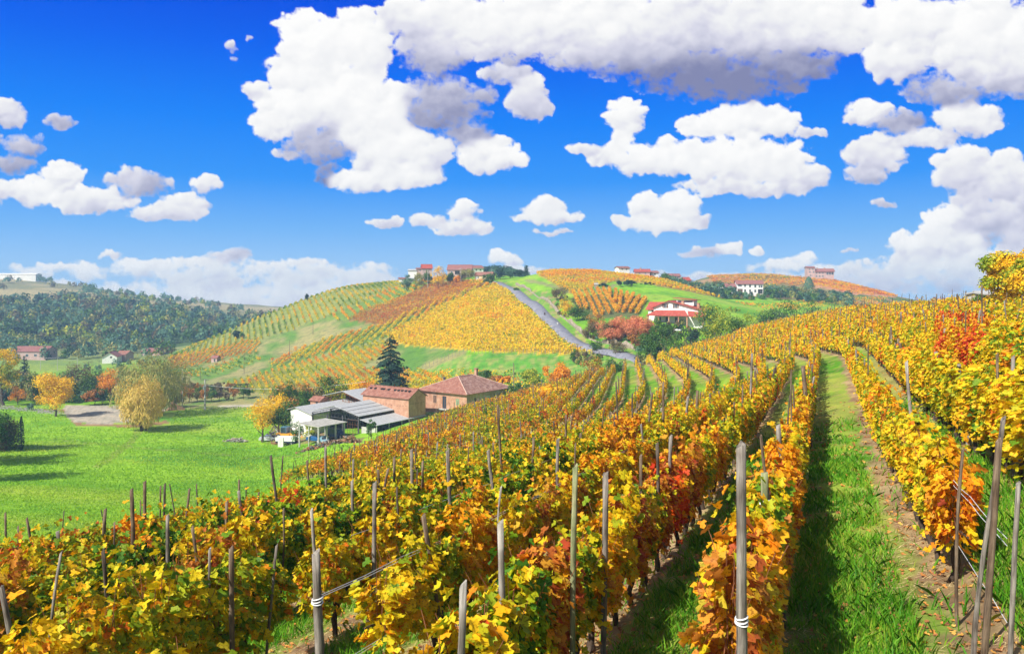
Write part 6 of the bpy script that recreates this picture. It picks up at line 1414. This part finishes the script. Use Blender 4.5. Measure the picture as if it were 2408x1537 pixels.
# road-side retaining wall
mb = MB(); pts = []
for i in range(0, 64):
    t = .5 + i / 63 * 9.6 + 1.2; a, f = int(t), t % 1
    if a >= len(ROADW) - 1: break
    dx, dy = ROADW[a + 1][0] - ROADW[a][0], ROADW[a + 1][1] - ROADW[a][1]; n_ = math.hypot(dx, dy); nx, ny = -dy / n_, dx / n_
    if nx < 0: nx, ny = -nx, -ny
    x = ROADW[a][0] * (1 - f) + ROADW[a + 1][0] * f + nx * 4.6; Y = ROADW[a][1] * (1 - f) + ROADW[a + 1][1] * f + ny * 4.6; pts.append((x, Y, Hf(x, Y), nx, ny))
vs_, fs_ = [], []
for i, (x, Y, z, nx, ny) in enumerate(pts):
    h = 1.5 + .35 * math.sin(i * 1.3) + .25 * math.sin(i * 2.9); h = (h if (i % 17) < 11 else .3) * (.75 if i < 30 else 1)
    for o1, zz_ in ((0, z - .8), (-.12, z + h * .5), (.1, z + h), (.5, z + h), (.6, z - .8)): vs_.append((x + nx * (o1 + random.uniform(-.06, .06)), Y + ny * o1, zz_ + random.uniform(-.08, .08)))
for i in range(len(pts) - 1):
    for k in range(4): fs_.append((i * 5 + k, i * 5 + 5 + k, i * 5 + 6 + k, i * 5 + 1 + k))
mb.add(vs_, fs_); tag(mb.build("retaining_wall", BM['stone']), "pale crumbling stone retaining wall along the right side of the road", "wall")

# ------------------------------------------------------------------ poles and wires
pw = noise_mat("pole_wood", (.12, .09, .07), (.25, .20, .16), 3, .9, stretch=(1, 1, .2)); pcn = BM['conc']
def pole(name, label, u, vt, vb, Y, r=.12, arm=None, mat=None, extra=None):
    p = P(u, Y); h = -(vt - H0) / F * Y - p.z; o = empty(name, p); tag(o, label, "utility pole")
    mb = MB(); mb.tube([(0, 0, -.5), (0, 0, h)], [r * 1.2, r * .8], 8); mb.build("pole", mat or pw, o)
    if arm:
        a = MB(); a.box((-arm, -.06, h - .9), (arm, .06, h - .75)); ar = a.build("crossarm", BM['steel'], o); i_ = MB()
        for s in (-1, 0, 1): i_.tube([(s * arm * .9, 0, h - .75), (s * arm * .9, 0, h - .45)], .06, 6)
        i_.build("insulator", BM['white'], ar)
    if extra:
        a = MB(); a.box((-.45, -.5, h - 3.2), (.45, -.12, h - 1.9)); a.build("transformer", BM['sheet'], o)
        a = MB(); a.box((-1.3, -.1, h - .1), (1.3, .1, h + .05)); a.box((-.15, -.3, h - 4.8), (.15, -.1, h - 3.9)); a.build("bracket", BM['steel'], o)
    return o, h
pole("utility_pole", "thick concrete pole with transformer box beside the meadow lane", 482, 892, 965, 256, .28, mat=pcn, extra=True)
pole("utility_pole", "tall grey pole with crossarm left of the transformer pole", 429, 868, 949, 262, .16, arm=1.2, mat=pcn)
pole("utility_pole", "thin wooden pole between the two big willows and the orange tree", 273, 890, 956, 262, .12)
pole("utility_pole", "tall wooden pole right of the brick farmhouse", 1208, 853, 912, 205, .12)
pole("utility_pole", "thin pole at the left frame edge by the lane", 1, 905, 945, 258, .12)
for (u, vt, vb, Y, lb) in [(95, 832, 866, 400, "leftmost pale pole in the hazy valley"), (135, 837, 863, 395, "pale pole with wires in the hazy valley, second from the left"), (182, 840, 861, 400, "pale pole in the hazy valley, left of the white gabled house"), (233, 847, 873, 370, "dark wooden pole in front of the white gabled valley house"),
  (471, 861, 884, 330, "thin pole at the foot of the orange plot on the long slope"), (574, 825, 858, 335, "thin pole beside the lone hut on the long slope"), (681, 800, 822, 352, "short pole, middle of the grassy patch on the long slope"), (736, 756, 790, 388, "thin pole high on the grassy patch of the long slope"),
  (915, 655, 673, 470, "thin pole on the skyline of the long slope"), (1042, 629, 654, 436, "thin pole just right of the big orange village tree"), (1084, 629, 654, 436, "pale pole in front of the arched farm building"), (1006, 633, 652, 440, "pale lattice pole left of the big orange village tree"), (1156, 632, 656, 450, "faint pale pole in front of the woods behind the village")]:
    pole("utility_pole", lb, u, vt, vb, Y, .10, arm=.7 if u in (135, 1084) else None, mat=pcn if 'pale' in lb else None)
def cable(name, label, a, b, sag, r=.02):
    mb = MB(); a, b = Vector(a), Vector(b); mb.tube([a.lerp(b, t / 20) - Vector((0, 0, sag * 4 * (t / 20) * (1 - t / 20))) for t in range(21)], r, 4); tag(mb.build(name, wire_m), label, "cable")
def at(u, v, Y): return ((u - U0) / F * Y, Y, -(v - H0) / F * Y)
cable("power_cable", "pale cable running from the transformer pole to the farm", at(482, 905, 256), at(860, 897, 215), 1.6, .035)
cable("power_cable", "pale cable from the arched farm building to the big orange tree", at(1042, 630, 436), at(1084, 632, 436), .6, .05)
cable("power_cable", "pale cable from the big orange village tree to the left lattice pole", at(1006, 638, 440), at(1042, 632, 436), .8, .05)
cable("power_cable", "faint cable between the two leftmost poles in the hazy valley", at(95, 838, 400), at(135, 841, 395), .5, .04)
cable("power_cable", "faint cable between second and third poles in the hazy valley", at(135, 841, 395), at(182, 845, 400), .8, .04)

# ------------------------------------------------------------------ vehicles and farmyard clutter
def paint(name, c): return noise_mat(name, tuple(x * .9 for x in c), c, 3, .25, spec=.5)
rub = noise_mat("rubber", (.015, .015, .015), (.03, .03, .03), 8, .8)
def wheel(root, x, y, r, w=.2, name="wheel"):
    m = MB(); m.tube([(x, y - w / 2, r), (x, y + w / 2, r)], r, 16); o = m.build("wheel", rub, root); h = MB(); h.tube([(x, y - w / 2 - .01, r), (x, y + w / 2 + .01, r)], r * .6, 12); h.build("rim", BM['sheet'], o)
def car(label, p, rz, col, L=4.3, H=1.42, name="parked_car", cat="car", prof=None):
    o = empty(name, p, rz); tag(o, label, cat); W_ = .85
    prof = prof or [(-L / 2, .35), (-L / 2, .85), (-L / 2 + .2, .95), (-L * .33, .98), (-L * .18, H), (L * .16, H), (L * .30, .95), (L / 2 - .15, .82), (L / 2, .6), (L / 2, .35)]
    m = MB(); n = len(prof)
    vs2 = []
    for y, k in ((-W_, 1), (-W_ * .98, 1), (W_ * .98, 1), (W_, 1)): vs2 += [(a * (1 if abs(y) < W_ else .985), y * (1 if b < 1.0 else .80), b) for a, b in prof]
    fs = [tuple(range(n)), tuple(range(3 * n, 4 * n))[::-1]] + [(s * n + i, (s + 1) * n + i, (s + 1) * n + (i + 1) % n, s * n + (i + 1) % n) for s in range(3) for i in range(n)]
    m.add(vs2, fs); m.build("body", col, o)
    g = MB()
    for sg in (-1, 1):
        yy = sg * (W_ * .83 + .02); g.add([(-L * .28, sg * (W_ * .93 + .02), 1.0), (L * .26, sg * (W_ * .93 + .02), .99), (L * .15, yy, H - .08), (-L * .17, yy, H - .08)], [(0, 1, 2, 3) if sg < 0 else (3, 2, 1, 0)])
    g.add([(L * .31, -W_ * .78, .98), (L * .31, W_ * .78, .98), (L * .175, W_ * .72, H - .04), (L * .175, -W_ * .72, H - .04)], [(0, 1, 2, 3)]); g.add([(-L * .345, -W_ * .78, 1.0), (-L * .345, W_ * .78, 1.0), (-L * .195, W_ * .72, H - .04), (-L * .195, -W_ * .72, H - .04)], [(3, 2, 1, 0)])
    g.build("window", BM['glass'], o)
    for x_ in (-L * .31, L * .31):
        for y_ in (-W_ + .08, W_ - .08): wheel(o, x_, y_, .31)
    for sg in (-1, 1): h = MB(); h.ball((L / 2 - .04, sg * .6, .68), (.06, .16, .09), 8, 5); h.build("headlight", BM['white'], o)
    return o
car("silver-white saloon car parked on the grass left of the trailer", P(631, 197), math.radians(8), paint("silver_paint", (.62, .64, .68)))
cp = Vector(r3.location)
def inport(x, y, dz=.0):
    c, s = math.cos(-math.radians(34)), math.sin(-math.radians(34)); X, Y = cp.x + x * c - y * s, cp.y + x * s + y * c; return Vector((X, Y, Hf(X, Y) + dz))
car("blue car with its front raised under the left end of the carport", inport(-5.0, 3.4, .35), math.radians(-30), paint("blue_paint", (.02, .10, .28)))
car("small pale blue car under the carport, behind the middle posts", inport(-1.8, 3.0), math.radians(-70), paint("pale_blue_paint", (.28, .45, .55)))
car("dark blue van at the back right of the carport", inport(-1.6, 6.4), math.radians(-40), paint("dark_blue_paint", (.02, .035, .10)), 4.6, 2.1, "parked_van", "van", [(-2.3, .4), (-2.3, 1.9), (-2.1, 2.1), (1.1, 2.1), (1.7, 1.25), (2.3, 1.05), (2.3, .4)])
# yellow-orange digger
p = P(672, 196); o = empty("backhoe_digger", p, math.radians(-20)); tag(o, "orange-yellow digger with blue-glazed cab standing beside the trailer", "digger"); ye = paint("digger_yellow", (.75, .34, .03))
m = MB(); m.box((-2.2, -.9, .7), (1.6, .9, 1.5)); m.prism([(1.6, .7), (2.6, .7), (2.5, 1.2), (1.6, 1.5)], 'y', -.7, .7); m.build("body", ye, o)
m = MB(); m.box((-.9, -.75, 1.5), (.6, .75, 2.9)); cb = m.build("cab", BM['glass'], o); m = MB(); m.box((-1.0, -.85, 2.9), (.7, .85, 3.05))
for a in (-.92, .55):
    for b in (-.8, .72): m.box((a, b, 1.5), (a + .08, b + .08, 2.9))
m.build("cab_frame", paint("cab_blue", (.10, .22, .35)), cb)
m = MB(); m.tube([(-2.2, 0, 1.2), (-3.4, 0, 3.0), (-4.4, 0, 1.6)], [.22, .18, .14], 6); m.build("boom", paint("boom_white", (.6, .58, .5)), o)
m = MB(); m.tube([(1.8, .5, 1.3), (3.6, .5, 1.7), (4.6, .5, .5)], [.16, .16, .14], 6); m.tube([(1.8, -.5, 1.3), (3.6, -.5, 1.7), (4.6, -.5, .5)], [.16, .16, .14], 6); m.build("loader_arm", ye, o)
m = MB(); m.prism([(4.4, .1), (5.2, .1), (5.3, .5), (4.6, .9)], 'y', -1.1, 1.1); m.build("bucket", ye, o)
for x_, rr_ in ((-1.4, .65), (1.4, .45)):
    for y_ in (-.95, .95): wheel(o, x_, y_, rr_, .35)
p = P(675, 186.5); o = empty("flatbed_trailer", p, math.radians(-6)); tag(o, "dark blue flatbed trailer with white side boards in front of the digger", "trailer")
m = MB(); m.box((-2.4, -1, .6), (2.2, 1, .95)); m.build("bed", paint("trailer_blue", (.02, .03, .07)), o); m = MB(); m.box((-2.4, -1.03, .96), (2.2, -.97, 1.9)); m.box((-2.4, .97, .96), (2.2, 1.03, 1.9)); m.box((2.14, -.96, .96), (2.2, .96, 1.9)); m.build("side_board", BM['white'], o)
for x_ in (-1.4, 1.3):
    for y_ in (-.8, .8): wheel(o, x_, y_, .42, .25)
p = P(660.5, 184); m = MB(); m.box((-.6, -.3, -.2), (.6, .3, 2.15)); m.box((-.04, -.33, .0), (.04, -.3, 2.1)); tag(m.build("metal_locker", BM['white'], None, p), "tall white metal cabinet standing at the left end of the trailer", "cabinet")
m = MB(); pz = P(697, 187); m.tube([(-.2, 0, .42), (.2, 0, .42)], .42, 14); m.tube([(-.21, 0, .42), (.21, 0, .42)], .2, 10); tag(m.build("spare_tyre", rub, None, pz), "loose tyre lying against the carport's left post", "tyre")
def pile(name, label, u, Y, L, Wd, H, n, mats, seed):
    R = random.Random(seed); m = MB(); p = P(u, Y)
    for i in range(n):
        x, y = R.gauss(0, L / 3), R.gauss(0, Wd / 3); h = H * max(0, 1 - (x / L) ** 2 * 2) * R.random(); z = Hf(p.x + x, p.y + y) - p.z + h
        if R.random() < .55:
            a, b, l = R.uniform(0, 6.28), R.uniform(-.5, .6), R.uniform(.6, 2.0); d = Vector((math.cos(a) * l / 2, math.sin(a) * l / 2, b * l / 2)); m.tube([Vector((x, y, z)) - d, Vector((x, y, z)) + d], R.uniform(.05, .11), 5, R.randrange(len(mats)))
        else: m.ball((x, y, z), (R.uniform(.15, .5), R.uniform(.15, .4), R.uniform(.12, .35)), 6, 4, R.randrange(len(mats)))
    tag(m.build(name, mats, None, p), label, "pile")
pile("scrap_pile", "heap of planks, branches and scrap along the front of the carport", 762, 172.5, 8.5, 1.6, .9, 190, [BM['timber'], BM['rust'], BM['stone'], WD['brown'], BM['steel']], 3)
pile("scrap_pile", "boards and scrap leaning between carport and lean-to", 822, 172, 3.0, 1.4, 1.5, 60, [BM['timber'], BM['rust'], WD['grey'], BM['brick']], 4)
pile("log_pile", "dark log heap behind the digger", 640, 203, 3.2, 1.4, 1.3, 60, [BM['steel'], WD['dark']], 5)
pile("branch_pile", "low pile of pale rubble and branches on the meadow left of the car", 559, 197, 4.2, 1.4, .9, 80, [BM['conc'], BM['stone'], WD['pale']], 6)
pile("log_pile", "stack of red-brown logs between digger and silver car", 652, 190, 1.6, .6, .6, 26, [BM['timber'], BM['rust']], 7)
# stone steps and monument-like brick gateway by the willow
p = P(406, 256); o = empty("brick_gate", p, .2); tag(o, "low brick gate with curved side wall right of the big willow", "gate")
m = MB(); m.box((-.4, -.4, -.5), (.4, .4, 3.2)); m.box((-.5, -.5, 3.2), (.5, .5, 3.4)); m.build("pillar", BM['brick'], o)
m = MB(); m.prism([(-2.6, -.5), (3.8, -.5), (3.6, .7), (2.6, 1.2), (1.4, 1.7), (.42, 2.6), (.42, -.4), (-.42, -.4), (-.42, 1.1), (-2.6, 1.0)][:6] , 'y', -.2, .2); m.build("side_wall", BM['brick'], o)

# ------------------------------------------------------------------ the walker and the dog on the road
def skinned(name, verts, edges, radii, mat, parent=None, loc=(0, 0, 0), sub=1, root_i=0):
    me = bpy.data.meshes.new(name); me.from_pydata(verts, edges, []); o = mobj(name, me, parent, loc)
    sk_ = o.modifiers.new("skin", 'SKIN'); sk_.use_smooth_shade = True
    for i, r in enumerate(radii): me.skin_vertices[0].data[i].radius = r if hasattr(r, '__len__') else (r, r)
    for i in range(len(verts)): me.skin_vertices[0].data[i].use_root = (i == root_i)
    s = o.modifiers.new("sub", 'SUBSURF'); s.levels = sub; s.render_levels = sub; me.materials.append(mat); return o
def roadpt(u, Yw):
    best = min(range(len(ROADW) - 1), key=lambda i: abs((ROADW[i][1] + ROADW[i + 1][1]) / 2 - Yw)); return None
skin_m = noise_mat("skin", (.45, .26, .18), (.55, .34, .24), 8, .6); cloth = noise_mat("dark_clothing", (.012, .014, .03), (.03, .03, .05), 8, .9); hair = noise_mat("dark_hair", (.02, .014, .01), (.04, .03, .02), 9, .8)
pp = Vector(((1281 - U0) / F * 299, 299, 0)); pp.z = Hf(pp.x, pp.y) + .16
V_ = [(0, 0, .95), (0, 0, 1.15), (0, 0, 1.38), (0, 0, 1.50), (0, -.01, 1.58), (0, -.02, 1.68), (-.10, 0, .88), (-.11, -.06, .50), (-.11, .02, .09), (-.11, -.12, .05), (.10, 0, .88), (.11, .10, .50), (.11, .16, .10), (.11, .04, .05), (-.19, 0, 1.40), (-.27, .02, 1.14), (-.24, -.10, .92), (-.23, -.15, .84), (.19, 0, 1.40), (.27, -.02, 1.14), (.25, -.13, .95), (.24, -.18, .87)]
E_ = [(0, 1), (1, 2), (2, 3), (3, 4), (4, 5), (0, 6), (6, 7), (7, 8), (8, 9), (0, 10), (10, 11), (11, 12), (12, 13), (2, 14), (14, 15), (15, 16), (16, 17), (2, 18), (18, 19), (19, 20), (20, 21)]
R_s = [(.16, .11), (.14, .10), (.17, .11), (.06, .06), (.085, .095), (.075, .085), .085, .06, .045, .04, .085, .06, .045, .04, .065, .048, .038, .03, .065, .048, .038, .03]
per = empty("person", pp, .3); tag(per, "person in dark clothes walking on the country road", "person")
skinned("body", V_, E_, R_s, skin_m, per)
skinned("jacket", [V_[i] for i in (0, 1, 2, 14, 15, 16, 18, 19, 20)], [(0, 1), (1, 2), (2, 3), (3, 4), (4, 5), (2, 6), (6, 7), (7, 8)], [(.185, .135), (.165, .125), (.19, .13), .08, .062, .05, .08, .062, .05], cloth, per)
skinned("trousers", [V_[i] for i in (0, 6, 7, 8, 10, 11, 12)], [(0, 1), (1, 2), (2, 3), (0, 4), (4, 5), (5, 6)], [(.17, .12), .10, .075, .06, .10, .075, .06], cloth, per)
hb = MB(); hb.ball((0, .012, 1.70), (.088, .10, .085), 10, 7); hb.build("hair", hair, per)
hb = MB(); hb.box((-.035, -.115, 1.645), (-.015, -.098, 1.66)); hb.box((.015, -.115, 1.645), (.035, -.098, 1.66)); hb.build("eyes", hair, per)
dp = Vector(((1311.5 - U0) / F * 281.5, 281.5, 0)); dp.z = Hf(dp.x, dp.y) + .16
wf = noise_mat("white_fur", (.6, .58, .52), (.8, .78, .74), 9, .9)
dog = skinned("dog", [(0, 0, .48), (-.25, 0, .47), (.28, 0, .50), (.42, 0, .66), (.52, 0, .70), (.66, 0, .66), (-.36, .0, .52), (-.52, 0, .66), (.26, .09, .30), (.25, .09, .03), (.26, -.09, .30), (.31, -.09, .03), (-.22, .09, .32), (-.32, .09, .18), (-.27, .09, .03), (-.20, -.09, .32), (-.28, -.09, .18), (-.22, -.09, .03), (.50, .05, .79), (.50, -.05, .79)],
 [(0, 1), (0, 2), (2, 3), (3, 4), (4, 5), (1, 6), (6, 7), (2, 8), (8, 9), (2, 10), (10, 11), (1, 12), (12, 13), (13, 14), (1, 15), (15, 16), (16, 17), (4, 18), (4, 19)],
 [(.13, .12), (.12, .11), (.15, .13), .09, .085, .045, .05, .03, .05, .03, .05, .03, .07, .035, .03, .07, .035, .03, .025, .025], wf, None, dp)
dog.rotation_euler = (0, 0, 1.9); tag(dog, "small white dog walking on the road below the person", "dog")
# ------------------------------------------------------------------ haze
hz = MB(); hz.box((-1480, -40, -66), (1480, 1300, 28))
hm = bpy.data.materials.new("haze_air"); hm.use_nodes = True; nt = hm.node_tree; nt.nodes.clear()
out = nt.nodes.new("ShaderNodeOutputMaterial"); pv = nt.nodes.new("ShaderNodeVolumePrincipled")
pv.inputs["Color"].default_value = (.42, .68, 1.0, 1); pv.inputs["Density"].default_value = .00038; pv.inputs["Anisotropy"].default_value = 0
nt.links.new(pv.outputs[0], out.inputs["Volume"]); o = hz.build("haze", hm); tag(o, "thin bluish haze filling the valley", "haze", kind='stuff')
